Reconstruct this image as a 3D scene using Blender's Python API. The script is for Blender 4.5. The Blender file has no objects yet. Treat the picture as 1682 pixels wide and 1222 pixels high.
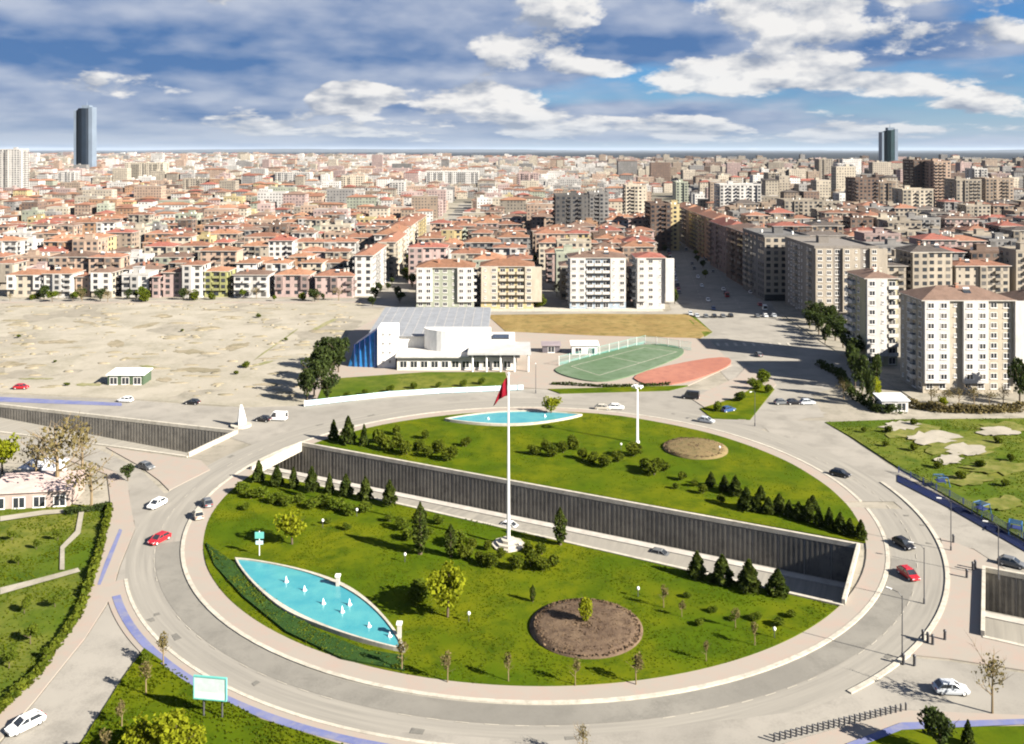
import bpy, bmesh, math, random
import numpy as np
from mathutils import Vector, Matrix
from mathutils.geometry import delaunay_2d_cdt

S = bpy.context.scene
COL = S.collection
R = math.radians

# ------------------------------------------------------------------ camera
H, FPX, HY, CX = 70.0, 1478.0, 247.0, 841.0      # flying height, focal length in px, horizon row, centre column
cam = bpy.data.objects.new('camera', bpy.data.cameras.new('camera'))
COL.objects.link(cam)
cam.location = (0, 0, H)
cam.rotation_euler = (R(90), 0, 0)
cam.data.sensor_fit = 'HORIZONTAL'
cam.data.sensor_width = 36.0
cam.data.lens = FPX / 1682.0 * 36.0
cam.data.shift_y = -(611.0 - HY) / 1682.0
cam.data.clip_start = 1.0
cam.data.clip_end = 200000.0
S.camera = cam

# ------------------------------------------------------------------ light, sky, exposure
SUN_DIR = Vector((-0.87 * math.cos(R(28.5)), 0.49 * math.cos(R(28.5)), -math.sin(R(28.5)))).normalized()
sun = bpy.data.objects.new('sun', bpy.data.lights.new('sun', 'SUN'))
COL.objects.link(sun)
sun.data.energy = 5.0
sun.data.angle = R(0.5)
sun.data.color = (1.0, 0.93, 0.82)
sun.rotation_euler = SUN_DIR.to_track_quat('-Z', 'Y').to_euler()
S.view_settings.view_transform = 'Standard'
S.view_settings.look = 'None'
S.view_settings.exposure = 2.02
S.view_settings.gamma = 1.0
S.view_settings.use_curve_mapping = False
S.cycles.use_denoising = True
S.cycles.filter_width = 2.0
S.cycles.max_bounces = 3
S.cycles.diffuse_bounces = 1
S.cycles.glossy_bounces = 2
S.cycles.transparent_max_bounces = 8
S.cycles.volume_bounces = 0

SKY_STRENGTH = 0.05


class E:
    """tiny expression wrapper round shader math nodes"""
    def __init__(s, nt, sock):
        s.nt, s.s = nt, sock

    def op(s, o, *a, clamp=False):
        n = s.nt.nodes.new('ShaderNodeMath')
        n.operation = o
        n.use_clamp = clamp
        for i, x in enumerate((s,) + a):
            if isinstance(x, E):
                s.nt.links.new(x.s, n.inputs[i])
            else:
                n.inputs[i].default_value = x
        return E(s.nt, n.outputs[0])

    def __add__(s, o): return s.op('ADD', o)
    __radd__ = __add__
    def __mul__(s, o): return s.op('MULTIPLY', o)
    __rmul__ = __mul__
    def __sub__(s, o): return s.op('SUBTRACT', o)
    def __rsub__(s, o): return (s * -1.0) + o
    def __truediv__(s, o): return s.op('DIVIDE', o)
    def max(s, o): return s.op('MAXIMUM', o)
    def min(s, o): return s.op('MINIMUM', o)
    def pow(s, o): return s.op('POWER', o)
    def clamp(s): return s.op('ADD', 0.0, clamp=True)

    def smooth(s, a, b, lo=0.0, hi=1.0):
        n = s.nt.nodes.new('ShaderNodeMapRange')
        n.interpolation_type = 'SMOOTHSTEP'
        s.nt.links.new(s.s, n.inputs[0])
        for i, x in zip((1, 2, 3, 4), (a, b, lo, hi)):
            n.inputs[i].default_value = x
        return E(s.nt, n.outputs[0])


def comb(nt, x, y, z):
    n = nt.nodes.new('ShaderNodeCombineXYZ')
    for i, v in enumerate((x, y, z)):
        if isinstance(v, E):
            nt.links.new(v.s, n.inputs[i])
        else:
            n.inputs[i].default_value = v
    return n.outputs[0]


def noise(nt, vec, scale, detail=4, rough=0.55, dist=0.0):
    n = nt.nodes.new('ShaderNodeTexNoise')
    n.inputs['Scale'].default_value = scale
    n.inputs['Detail'].default_value = detail
    n.inputs['Roughness'].default_value = rough
    n.inputs['Distortion'].default_value = dist
    if vec is not None:
        nt.links.new(vec, n.inputs['Vector'])
    return E(nt, n.outputs[0])


def mixc(nt, fac, a, b, mode='MIX'):
    n = nt.nodes.new('ShaderNodeMix')
    n.data_type = 'RGBA'
    n.blend_type = mode
    for i, x in ((0, fac), (6, a), (7, b)):
        if isinstance(x, E):
            nt.links.new(x.s, n.inputs[i])
        elif isinstance(x, bpy.types.NodeSocket):
            nt.links.new(x, n.inputs[i])
        elif i == 0:
            n.inputs[0].default_value = x
        else:
            n.inputs[i].default_value = (x[0], x[1], x[2], 1)
    return n.outputs[2]


def make_world():
    w = bpy.data.worlds.new('World')
    S.world = w
    w.use_nodes = True
    w.cycles.sampling_method = 'NONE'
    nt = w.node_tree
    nt.nodes.clear()
    out = nt.nodes.new('ShaderNodeOutputWorld')
    bg = nt.nodes.new('ShaderNodeBackground')
    bg.inputs[1].default_value = SKY_STRENGTH
    nt.links.new(bg.outputs[0], out.inputs[0])
    sky = nt.nodes.new('ShaderNodeTexSky')
    sky.sky_type = 'NISHITA'
    sky.sun_disc = False
    sky.sun_elevation = R(28.5)
    sky.sun_rotation = R(119.4)
    sky.altitude = 1000
    sky.air_density = 1.0
    sky.dust_density = 0.3
    sky.ozone_density = 2.5
    tc = nt.nodes.new('ShaderNodeTexCoord')
    sep = nt.nodes.new('ShaderNodeSeparateXYZ')
    nt.links.new(tc.outputs['Generated'], sep.inputs[0])
    dx, dy, dz = (E(nt, sep.outputs[i]) for i in range(3))
    r = (dx * dx + dy * dy).op('SQRT').max(0.02)
    ux, uy, v = dx / r, dy / r, dz / r                     # heading and slope of the line of sight
    lift = v.max(0.0).op('SQRT')                           # low clouds are seen flatter
    p1 = comb(nt, ux * 13.0, uy * 13.0, lift * 17.0)
    p2 = comb(nt, ux * 13.0 + 0.12, uy * 13.0 + 0.02, lift * 17.0 + 0.34)      # sampled towards the sun and up
    pg = comb(nt, ux * 4.0 + 4.0, uy * 4.0, lift * 9.0)
    n1 = noise(nt, p1, 1.0, 7, 0.60)
    n2 = noise(nt, p2, 1.0, 3, 0.55)
    ng = noise(nt, pg, 1.0, 5, 0.5)
    ng2 = noise(nt, comb(nt, ux * 4.0 + 4.1, uy * 4.0, lift * 9.0 + 0.3), 1.0, 2, 0.5)
    az = dx.op('ARCTAN2', dy)

    def bank(x, y, rx, ry, amp):
        a = math.atan((x - CX) / FPX)
        t = (HY - y) / FPX
        q1 = (az - a) / (rx / FPX)
        q2 = (v - t) / (ry / FPX)
        return (1.0 - (q1 * q1 + q2 * q2)).max(0.0) * amp

    def total(l):
        s = None
        for b in l:
            e = bank(*b)
            s = e if s is None else s + e
        return s
    # heavy grey-blue bank (left of the view) and bright cumulus (right)
    grey = total([(150, 40, 900, 190, 0.50), (700, 40, 460, 110, 0.40), (1060, 60, 160, 60, 0.26), (250, 200, 620, 110, 0.34), (1320, 60, 260, 70, 0.30), (1560, 85, 260, 30, 0.22), (900, 200, 500, 40, 0.12)])
    white = total([(1310, 26, 190, 70, 0.40), (1245, 122, 200, 44, 0.42), (1470, 147, 140, 24, 0.34), (1520, 2, 90, 32, 0.36),
                   (1560, 80, 300, 30, 0.24), (975, 112, 90, 20, 0.32), (890, 72, 130, 56, 0.34), (690, 165, 220, 42, 0.28), (580, 160, 90, 34, 0.32),
                   (840, 165, 100, 70, 0.22), (215, 148, 140, 34, 0.26), (1110, 208, 100, 26, 0.28), (940, 205, 130, 32, 0.26), (1400, 218, 380, 20, 0.22), (1630, 180, 120, 28, 0.26),
                   (365, 2, 90, 28, 0.26), (930, 8, 150, 40, 0.30), (400, 200, 300, 32, 0.20), (700, 50, 160, 60, 0.12), (640, 215, 300, 24, 0.16)])
    nm = noise(nt, comb(nt, ux * 7.0 + 2.0, uy * 7.0, lift * 12.0), 1.0, 5, 0.55)
    nm2 = noise(nt, comb(nt, ux * 7.0 + 2.1, uy * 7.0, lift * 12.0 + 0.35), 1.0, 3, 0.55)
    gd = (ng * 0.7 + nm * 0.3 - 0.46 + grey).smooth(-0.06, 0.14)
    wd = (n1 - 0.61 + white - grey * 0.22).smooth(-0.03, 0.10)
    light = ((n1 - n2) * 4.2 + 0.66 + (white - 0.2) * 0.5 - grey * 0.45).clamp()
    gshade = ((nm - nm2) * 2.6 + (ng - 0.5) * 1.2 + 0.62 - v.smooth(0.078, 0.100) * 0.42 + v.smooth(0.108, 0.145) * 0.46).clamp()
    k = 0.60 / SKY_STRENGTH
    gcol = mixc(nt, gshade, (0.036 * k, 0.078 * k, 0.170 * k), (0.205 * k, 0.226 * k, 0.275 * k))
    wcol = mixc(nt, light, (0.135 * k, 0.155 * k, 0.195 * k), (0.385 * k, 0.378 * k, 0.366 * k))
    hz = v.smooth(0.0, 0.085, 0.75, 0.0)
    tint = mixc(nt, 1.0, sky.outputs[0], (0.19, 0.36, 0.55), 'MULTIPLY')
    c = mixc(nt, hz, tint, (0.165 * k, 0.212 * k, 0.262 * k))
    c = mixc(nt, gd * 0.95, c, gcol)
    c = mixc(nt, wd * 0.94, c, wcol)
    c = mixc(nt, v.smooth(0.0, 0.05, 0.62, 0.0), c, (0.175 * k, 0.212 * k, 0.262 * k))
    nt.links.new(c, bg.inputs[0])


make_world()

# ------------------------------------------------------------------ helpers
def G(x, y, z=0.0):
    """ground point seen at photo pixel x, y"""
    t = (H - z) / (y - HY)
    return ((x - CX) * t, FPX * t)


def tag(o, label=None, cat=None, group=None, kind=None):
    if label: o['label'] = label
    if cat: o['category'] = cat
    if group: o['group'] = group
    if kind: o['kind'] = kind
    return o


def link(name, data, parent=None, loc=None, rz=None, color=None, scale=None):
    o = bpy.data.objects.new(name, data)
    COL.objects.link(o)
    if parent is not None: o.parent = parent
    if loc is not None: o.location = loc
    if rz is not None: o.rotation_euler = (0, 0, rz)
    if color is not None: o.color = (color[0], color[1], color[2], 1)
    if scale is not None: o.scale = scale if hasattr(scale, '__len__') else (scale,) * 3
    return o


def clone(o, loc=None, rz=None, scale=None, label=None, parent=None):
    c = o.copy()
    COL.objects.link(c)
    c.parent = parent
    if loc is not None: c.location = loc
    if rz is not None: c.rotation_euler = (0, 0, rz)
    if scale is not None: c.scale = scale if hasattr(scale, '__len__') else (scale,) * 3
    if label: c['label'] = label
    for ch in KIDS.get(o.name, ()):
        k = clone(ch, parent=c)
        KIDS.setdefault(c.name, []).append(k)
    return c


KIDS = {}


def kid(name, data, parent, **kw):
    o = link(name, data, parent, **kw)
    KIDS.setdefault(parent.name, []).append(o)
    return o


class MB:
    def __init__(s):
        s.v, s.f, s.m = [], [], []

    def add(s, vs, fs, mi=0):
        b = len(s.v)
        s.v.extend(vs)
        s.f.extend([tuple(i + b for i in f) for f in fs])
        s.m.extend([mi] * len(fs))

    def box(s, x0, x1, y0, y1, z0, z1, mi=0, M=None):
        vs = [(x0, y0, z0), (x1, y0, z0), (x1, y1, z0), (x0, y1, z0), (x0, y0, z1), (x1, y0, z1), (x1, y1, z1), (x0, y1, z1)]
        if M is not None: vs = [tuple(M @ Vector(p)) for p in vs]
        s.add(vs, [(0, 3, 2, 1), (4, 5, 6, 7), (0, 1, 5, 4), (1, 2, 6, 5), (2, 3, 7, 6), (3, 0, 4, 7)], mi)

    def tube(s, pts, rad, n=6, mi=0, cap=True):
        pts = [Vector(p) for p in pts]
        if not hasattr(rad, '__len__'): rad = [rad] * len(pts)
        vs, fs = [], []
        for i, p in enumerate(pts):
            d = (pts[min(i + 1, len(pts) - 1)] - pts[max(i - 1, 0)]).normalized()
            a = d.cross(Vector((0, 0, 1)) if abs(d.z) < 0.9 else Vector((1, 0, 0))).normalized()
            b = d.cross(a)
            for k in range(n):
                t = 2 * math.pi * k / n
                vs.append(tuple(p + (a * math.cos(t) + b * math.sin(t)) * rad[i]))
        for i in range(len(pts) - 1):
            for k in range(n):
                fs.append((i * n + k, i * n + (k + 1) % n, (i + 1) * n + (k + 1) % n, (i + 1) * n + k))
        if cap:
            fs.append(tuple(range(n)))
            fs.append(tuple((len(pts) - 1) * n + k for k in range(n - 1, -1, -1)))
        s.add(vs, fs, mi)

    def lathe(s, prof, n=12, mi=0, cx=0, cy=0):
        vs, fs = [], []
        for r_, z in prof:
            for k in range(n):
                t = 2 * math.pi * k / n
                vs.append((cx + r_ * math.cos(t), cy + r_ * math.sin(t), z))
        for i in range(len(prof) - 1):
            for k in range(n):
                fs.append((i * n + k, i * n + (k + 1) % n, (i + 1) * n + (k + 1) % n, (i + 1) * n + k))
        s.add(vs, fs, mi)

    def mesh(s, name, mats, smooth=False):
        me = bpy.data.meshes.new(name)
        me.from_pydata(s.v, [], s.f)
        for m in (mats if isinstance(mats, (list, tuple)) else [mats]):
            me.materials.append(m)
        if any(s.m): me.polygons.foreach_set('material_index', s.m)
        if smooth: me.polygons.foreach_set('use_smooth', [True] * len(s.f))
        me.update()
        return me


# ------------------------------------------------------------------ materials
def mat(name, build, rough=0.85, spec=0.3):
    m = bpy.data.materials.new(name)
    m.use_nodes = True
    nt = m.node_tree
    b = nt.nodes['Principled BSDF']
    b.inputs['Roughness'].default_value = rough
    b.inputs['Specular IOR Level'].default_value = spec
    build(nt, b)
    return m


def flat(name, c, rough=0.7, spec=0.3, var=0.12, scale=3.0, metal=0.0):
    def f(nt, b):
        tc = nt.nodes.new('ShaderNodeTexCoord')
        n = noise(nt, tc.outputs['Object'], scale, 5, 0.6)
        col = mixc(nt, n.smooth(0.25, 0.75), [x * (1 - var) for x in c], [min(1, x * (1 + var)) for x in c])
        nt.links.new(col, b.inputs['Base Color'])
        b.inputs['Metallic'].default_value = metal
    return mat(name, f, rough, spec)


def tinted(name, rough=0.85, var=0.18, scale=0.35, spec=0.2):
    """colour comes from the object's own colour, with stains and streaks"""
    def f(nt, b):
        oi = nt.nodes.new('ShaderNodeObjectInfo')
        tc = nt.nodes.new('ShaderNodeTexCoord')
        mp = nt.nodes.new('ShaderNodeMapping')
        mp.inputs['Scale'].default_value = (1, 1, 0.35)
        nt.links.new(tc.outputs['Object'], mp.inputs[0])
        n = noise(nt, mp.outputs[0], scale, 6, 0.65)
        n3 = noise(nt, mp.outputs[0], scale * 6, 3, 0.6)
        fac = (n * 0.65 + n3 * 0.35).smooth(0.3, 0.7, 1.0 - var, 1.0 + var * 0.4)
        rgb = nt.nodes.new('ShaderNodeCombineColor')
        for i in range(3): nt.links.new(fac.s, rgb.inputs[i])
        col = mixc(nt, 1.0, oi.outputs['Color'], rgb.outputs[0], 'MULTIPLY')
        nt.links.new(col, b.inputs['Base Color'])
    return mat(name, f, rough, spec)


def ground_mat(name, c1, c2, c3, s1=0.05, s2=0.6, s3=4.0, rough=0.95, bump=0.0, lo=0.35, hi=0.65):
    def f(nt, b):
        geo = nt.nodes.new('ShaderNodeNewGeometry')
        pos = geo.outputs['Position']
        a = noise(nt, pos, s1, 6, 0.6, 0.3)
        d = noise(nt, pos, s2, 6, 0.65, 0.2)
        e = noise(nt, pos, s3, 4, 0.7)
        col = mixc(nt, a.smooth(lo, hi), c1, c2)
        col = mixc(nt, (d * 0.7 + e * 0.3).smooth(0.42, 0.68), col, c3)
        nt.links.new(col, b.inputs['Base Color'])
        if bump:
            bp = nt.nodes.new('ShaderNodeBump')
            bp.inputs['Distance'].default_value = bump
            bp.inputs['Strength'].default_value = 1.0
            nt.links.new((d * 0.5 + e * 0.5).s, bp.inputs['Height'])
            nt.links.new(bp.outputs[0], b.inputs['Normal'])
    return mat(name, f, rough, 0.04)


M = {}
M['ground'] = ground_mat('dusty_ground', (0.21, 0.19, 0.155), (0.27, 0.245, 0.20), (0.15, 0.14, 0.11), 0.02, 0.2, 1.5)
M['asphalt'] = ground_mat('worn_asphalt', (0.205, 0.192, 0.168), (0.245, 0.228, 0.198), (0.168, 0.157, 0.137), 0.03, 0.16, 3.0)
M['asphalt2'] = ground_mat('ring_asphalt', (0.165, 0.156, 0.136), (0.215, 0.200, 0.172), (0.138, 0.130, 0.114), 0.035, 0.2, 3.0)
M['paving'] = ground_mat('pink_paving', (0.248, 0.218, 0.186), (0.235, 0.214, 0.182), (0.262, 0.205, 0.172), 0.05, 0.35, 5.0)
M['kerb'] = ground_mat('kerb_stone', (0.34, 0.315, 0.265), (0.40, 0.37, 0.31), (0.25, 0.23, 0.19), 0.1, 0.8, 4.0)
M['sand'] = ground_mat('sandy_lot', (0.255, 0.232, 0.188), (0.29, 0.265, 0.218), (0.195, 0.18, 0.138), 0.018, 0.07, 0.8, bump=0.1)
M['lawn'] = ground_mat('lawn', (0.043, 0.072, 0.0018), (0.088, 0.098, 0.0026), (0.029, 0.051, 0.0018), 0.05, 0.25, 3.0, bump=0.04)
M['rough_grass'] = ground_mat('rough_grass', (0.048, 0.078, 0.005), (0.115, 0.118, 0.022), (0.032, 0.056, 0.006), 0.05, 0.22, 2.0, bump=0.08)
M['dry_grass'] = ground_mat('dry_grass', (0.17, 0.115, 0.045), (0.22, 0.16, 0.065), (0.105, 0.085, 0.03), 0.05, 0.25, 2.0, bump=0.1)
M['cover'] = ground_mat('ground_cover', (0.022, 0.05, 0.012), (0.03, 0.062, 0.014), (0.014, 0.034, 0.009), 0.2, 1.2, 6.0, bump=0.2)
M['bed'] = ground_mat('flower_bed_soil', (0.095, 0.066, 0.045), (0.13, 0.092, 0.06), (0.055, 0.037, 0.027), 0.12, 0.7, 4.0, bump=0.2)
M['far_bed'] = ground_mat('dry_bed_soil', (0.13, 0.10, 0.05), (0.16, 0.115, 0.06), (0.10, 0.085, 0.04), 0.12, 0.7, 4.0, bump=0.1)
M['blue_lane'] = ground_mat('blue_lane_paint', (0.095, 0.110, 0.225), (0.125, 0.138, 0.25), (0.16, 0.16, 0.21), 0.2, 0.5, 3.0)
M['navy_lane'] = ground_mat('navy_lane_paint', (0.007, 0.010, 0.030), (0.009, 0.014, 0.050), (0.012, 0.016, 0.030), 0.05, 0.5, 3.0)
M['turf'] = ground_mat('sports_turf', (0.080, 0.122, 0.07), (0.112, 0.150, 0.10), (0.065, 0.10, 0.055), 0.05, 0.3, 3.0)
M['court'] = ground_mat('red_court', (0.25, 0.105, 0.075), (0.28, 0.125, 0.09), (0.21, 0.09, 0.07), 0.05, 0.4, 3.0)
M['bed_sand'] = ground_mat('earth_heap', (0.19, 0.165, 0.115), (0.235, 0.20, 0.145), (0.14, 0.125, 0.08), 0.05, 0.3, 1.5)
M['plain'] = ground_mat('cloud_shaded_plain', (0.011, 0.015, 0.022), (0.020, 0.023, 0.027), (0.028, 0.030, 0.028), 0.0004, 0.002, 0.01, lo=0.4, hi=0.6)  # cloud shade over the distant farmland is painted into this dark navy
M['town_ground'] = ground_mat('town_ground', (0.13, 0.115, 0.095), (0.18, 0.16, 0.135), (0.075, 0.08, 0.05), 0.006, 0.03, 0.3)
M['plaster'] = tinted('plaster', 0.9, 0.22, 0.3)
M['tiles'] = tinted('roof_tiles', 0.9, 0.35, 0.55)
M['paint'] = tinted('car_paint', 0.28, 0.03, 0.5, 0.5)
M['concrete'] = flat('concrete', (0.33, 0.31, 0.28), 0.9, 0.2, 0.15, 0.6)
M['white'] = flat('white_paint', (0.62, 0.61, 0.58), 0.6, 0.3, 0.08, 1.0)
M['metal'] = flat('pale_metal', (0.55, 0.54, 0.51), 0.45, 0.4, 0.06, 1.0)
M['dark_metal'] = flat('dark_metal', (0.05, 0.05, 0.055), 0.5, 0.4, 0.1, 2.0)
M['rubber'] = flat('rubber', (0.015, 0.015, 0.016), 0.8, 0.2)
M['glass'] = flat('window_glass', (0.022, 0.026, 0.032), 0.12, 0.6, 0.4, 0.3)
M['curtain'] = flat('window_curtain', (0.075, 0.07, 0.065), 0.5, 0.3, 0.5, 0.3)
M['frame'] = flat('window_frame', (0.6, 0.58, 0.55), 0.6)
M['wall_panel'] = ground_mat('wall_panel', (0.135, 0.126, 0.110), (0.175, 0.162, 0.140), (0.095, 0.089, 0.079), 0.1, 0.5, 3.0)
M['trunk'] = flat('bark', (0.085, 0.065, 0.045), 0.95, 0.1, 0.3, 6.0)
M['twig'] = flat('bare_twigs', (0.16, 0.12, 0.07), 0.95, 0.1, 0.3, 2.0)
M['red_cloth'] = flat('red_flag_cloth', (0.13, 0.003, 0.010), 0.8, 0.1, 0.2, 0.4)
M['headlight'] = flat('headlight_glass', (0.6, 0.6, 0.6), 0.15, 0.6)
M['taillight'] = flat('taillight_glass', (0.25, 0.01, 0.01), 0.2, 0.6)
M['blue'] = flat('blue_paint', (0.012, 0.075, 0.20), 0.5, 0.4, 0.15, 0.5)
M['navy'] = flat('navy_paint', (0.015, 0.025, 0.10), 0.5, 0.4, 0.15, 0.5)
M['cyan'] = flat('pale_cyan_paint', (0.36, 0.50, 0.55), 0.6, 0.3, 0.1, 0.5)
M['teal'] = flat('teal_paint', (0.10, 0.34, 0.30), 0.6, 0.3, 0.1, 0.5)
M['jet'] = flat('fountain_foam', (0.75, 0.8, 0.82), 0.5, 0.3, 0.05)


def water_mat():
    def f(nt, b):
        geo = nt.nodes.new('ShaderNodeNewGeometry')
        n = noise(nt, geo.outputs['Position'], 0.25, 4, 0.6)
        col = mixc(nt, n.smooth(0.3, 0.7), (0.035, 0.20, 0.235), (0.065, 0.25, 0.26))
        nt.links.new(col, b.inputs['Base Color'])
        n2 = noise(nt, geo.outputs['Position'], 3.0, 3, 0.6)
        bp = nt.nodes.new('ShaderNodeBump')
        bp.inputs['Distance'].default_value = 0.03
        nt.links.new(n2.s, bp.inputs['Height'])
        nt.links.new(bp.outputs[0], b.inputs['Normal'])
    return mat('pool_water', f, 0.12, 0.5)


M['water'] = water_mat()


def ring_mat():
    def f(nt, b):
        geo = nt.nodes.new('ShaderNodeNewGeometry')
        sp = nt.nodes.new('ShaderNodeSeparateXYZ')
        nt.links.new(geo.outputs['Position'], sp.inputs[0])
        x, y = E(nt, sp.outputs[0]) - 4.0, E(nt, sp.outputs[1]) - 179.3
        r_ = (x * x + y * y).op('SQRT')
        a_ = y.op('ARCTAN2', x)
        lanes = noise(nt, comb(nt, r_ * 1.1, a_ * 2.5, 0.0), 1.0, 4, 0.6)
        n_ = noise(nt, geo.outputs['Position'], 0.06, 6, 0.65, 0.3)
        g_ = noise(nt, geo.outputs['Position'], 2.5, 4, 0.7)
        col = mixc(nt, lanes.smooth(0.3, 0.7), (0.172, 0.162, 0.142), (0.235, 0.220, 0.190))
        col = mixc(nt, (n_ * 0.7 + g_ * 0.3).smooth(0.42, 0.66), col, (0.205, 0.192, 0.167))
        nt.links.new(col, b.inputs['Base Color'])
    return mat('ring_asphalt_worn', f, 0.95, 0.04)


M['asphalt2'] = ring_mat()


def leaf_mat(name, c1, c2, transl=0.35):
    m = bpy.data.materials.new(name)
    m.use_nodes = True
    nt = m.node_tree
    nt.nodes.clear()
    out = nt.nodes.new('ShaderNodeOutputMaterial')
    geo = nt.nodes.new('ShaderNodeNewGeometry')
    oi = nt.nodes.new('ShaderNodeObjectInfo')
    n = noise(nt, geo.outputs['Position'], 0.9, 3, 0.6)
    rnd = E(nt, geo.outputs['Random Per Island'])
    fac = (n.smooth(0.3, 0.7) * 0.5 + rnd * 0.35 + E(nt, oi.outputs['Random']) * 0.15)
    col = mixc(nt, fac, c1, c2)
    d = nt.nodes.new('ShaderNodeBsdfDiffuse')
    t = nt.nodes.new('ShaderNodeBsdfTranslucent')
    mx = nt.nodes.new('ShaderNodeMixShader')
    mx.inputs[0].default_value = transl
    nt.links.new(col, d.inputs[0])
    nt.links.new(col, t.inputs[0])
    nt.links.new(d.outputs[0], mx.inputs[1])
    nt.links.new(t.outputs[0], mx.inputs[2])
    nt.links.new(mx.outputs[0], out.inputs[0])
    return m


M['leaf_conifer'] = leaf_mat('conifer_needles', (0.016, 0.030, 0.007), (0.070, 0.085, 0.016), 0.25)
M['leaf_green'] = leaf_mat('green_leaves', (0.045, 0.075, 0.008), (0.12, 0.145, 0.016), 0.4)
M['leaf_shrub'] = leaf_mat('shrub_leaves', (0.028, 0.048, 0.006), (0.115, 0.130, 0.014), 0.35)
M['leaf_lime'] = leaf_mat('young_lime_leaves', (0.12, 0.145, 0.008), (0.24, 0.25, 0.016), 0.45)
M['leaf_dark'] = leaf_mat('dark_leaves', (0.018, 0.032, 0.010), (0.055, 0.07, 0.02))
M['leaf_brown'] = leaf_mat('bud_brown_leaves', (0.085, 0.068, 0.028), (0.17, 0.14, 0.06))
M['leaf_grass'] = leaf_mat('grass_blades', (0.05, 0.08, 0.004), (0.11, 0.13, 0.007), 0.5)
M['leaf_bed'] = leaf_mat('withered_bedding', (0.06, 0.038, 0.026), (0.17, 0.12, 0.075), 0.2)


# ------------------------------------------------------------------ ground sheets (2D polygons, cut by the underpass)
def in_poly(p, poly):
    x, y = p
    c = False
    j = len(poly) - 1
    for i in range(len(poly)):
        xi, yi = poly[i]
        xj, yj = poly[j]
        if (yi > y) != (yj > y) and x < (xj - xi) * (y - yi) / (yj - yi) + xi: c = not c
        j = i
    return c


HOLE_MAIN = [(-50, 213.6), (61, 158.4), (51, 138.4), (-57, 196.8)]
HOLE_LEFT = [(-68, 222.5), (-139.8, 245.7), (-200, 265), (-200, 247), (-150, 231), (-98.6, 214.2), (-74, 205.6)]
HOLE_RIGHT = [(78.5, 149.7), (150, 114), (150, 85), (67.7, 129.4)]
HOLES = [HOLE_MAIN, HOLE_LEFT, HOLE_RIGHT]


def sheet(name, poly, z, m, holes=True, skirt=0.0, grid=0.0, zf=None, label=None, kind='structure', holed=None, inner=None):
    """flat piece of ground bounded by poly (world x, y); inner = a polygon left out"""
    pts = [Vector(p) for p in poly]
    n = len(pts)
    edges = [(i, (i + 1) % n) for i in range(n)]
    cuts = []
    xs = [p[0] for p in poly]; ys = [p[1] for p in poly]
    for hset in ((HOLES if holes else []) + ([inner] if inner else [])):
        hx = [p[0] for p in hset]; hy = [p[1] for p in hset]
        if max(hx) < min(xs) or min(hx) > max(xs) or max(hy) < min(ys) or min(hy) > max(ys): continue
        cuts.append(hset)
        b = len(pts)
        pts += [Vector(p) for p in hset]
        edges += [(b + i, b + (i + 1) % len(hset)) for i in range(len(hset))]
    if grid:
        gx = np.arange(min(xs), max(xs), grid)
        gy = np.arange(min(ys), max(ys), grid)
        rr = random.Random(5)
        for x in gx:
            for y in gy:
                q = (x + rr.uniform(-.3, .3) * grid, y + rr.uniform(-.3, .3) * grid)
                if in_poly(q, poly): pts.append(Vector(q))
    ov, oe, of, *_ = delaunay_2d_cdt(pts, edges, [], 0, 1e-4)
    vs = [(p.x, p.y, z + (zf(p.x, p.y) if zf else 0.0)) for p in ov]
    fs = []
    for f in of:
        c = (sum(ov[i].x for i in f) / len(f), sum(ov[i].y for i in f) / len(f))
        if not in_poly(c, poly) or any(in_poly(c, h) for h in cuts): continue
        a, b_, c_ = (ov[i] for i in f[:3])
        fs.append(tuple(f) if (b_ - a).cross(c_ - a) > 0 else tuple(reversed(f)))
    if skirt:
        ec = {}
        for f in fs:
            for i in range(len(f)):
                e = (f[i], f[(i + 1) % len(f)])
                ec[e] = 1
        for (a, b_) in list(ec):
            if (b_, a) not in ec:
                k = len(vs)
                vs += [(vs[a][0], vs[a][1], vs[a][2] - skirt), (vs[b_][0], vs[b_][1], vs[b_][2] - skirt)]
                fs.append((a, k, k + 1, b_))
    used = sorted({i for f in fs for i in f})
    idx = {o: i for i, o in enumerate(used)}
    me = bpy.data.meshes.new(name)
    me.from_pydata([vs[i] for i in used], [], [tuple(idx[i] for i in f) for f in fs])
    me.materials.append(m)
    o = link(name, me)
    tag(o, label, None, None, kind)
    return o


def circ(cx, cy, r, n=96, a0=0, a1=360):
    return [(cx + r * math.cos(R(a0 + (a1 - a0) * i / (n if a1 - a0 == 360 else n - 1))), cy + r * math.sin(R(a0 + (a1 - a0) * i / (n if a1 - a0 == 360 else n - 1)))) for i in range(n)]


def px(*l): return [G(*p) for p in l]


def rounded(poly, n=3):
    for _ in range(n):
        o = []
        for a, b in zip(poly, poly[1:] + poly[:1]):
            o += [(a[0] * .75 + b[0] * .25, a[1] * .75 + b[1] * .25), (a[0] * .25 + b[0] * .75, a[1] * .25 + b[1] * .75)]
        poly = o
    return poly


RC = (4.0, 179.3)                # centre of the roundabout


def annulus(r0, r1, a0, a1, n=60):
    o = circ(*RC, r1, n, a0, a1)
    i = circ(*RC, r0, n, a0, a1)
    return o + i[::-1]


from mathutils import noise as mn
def bumpy(amp, s):
    return lambda x, y: amp * (mn.noise((x * s, y * s, 0.3)) + 0.5 * mn.noise((x * s * 2.7, y * s * 2.7, 4.1)))


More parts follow.
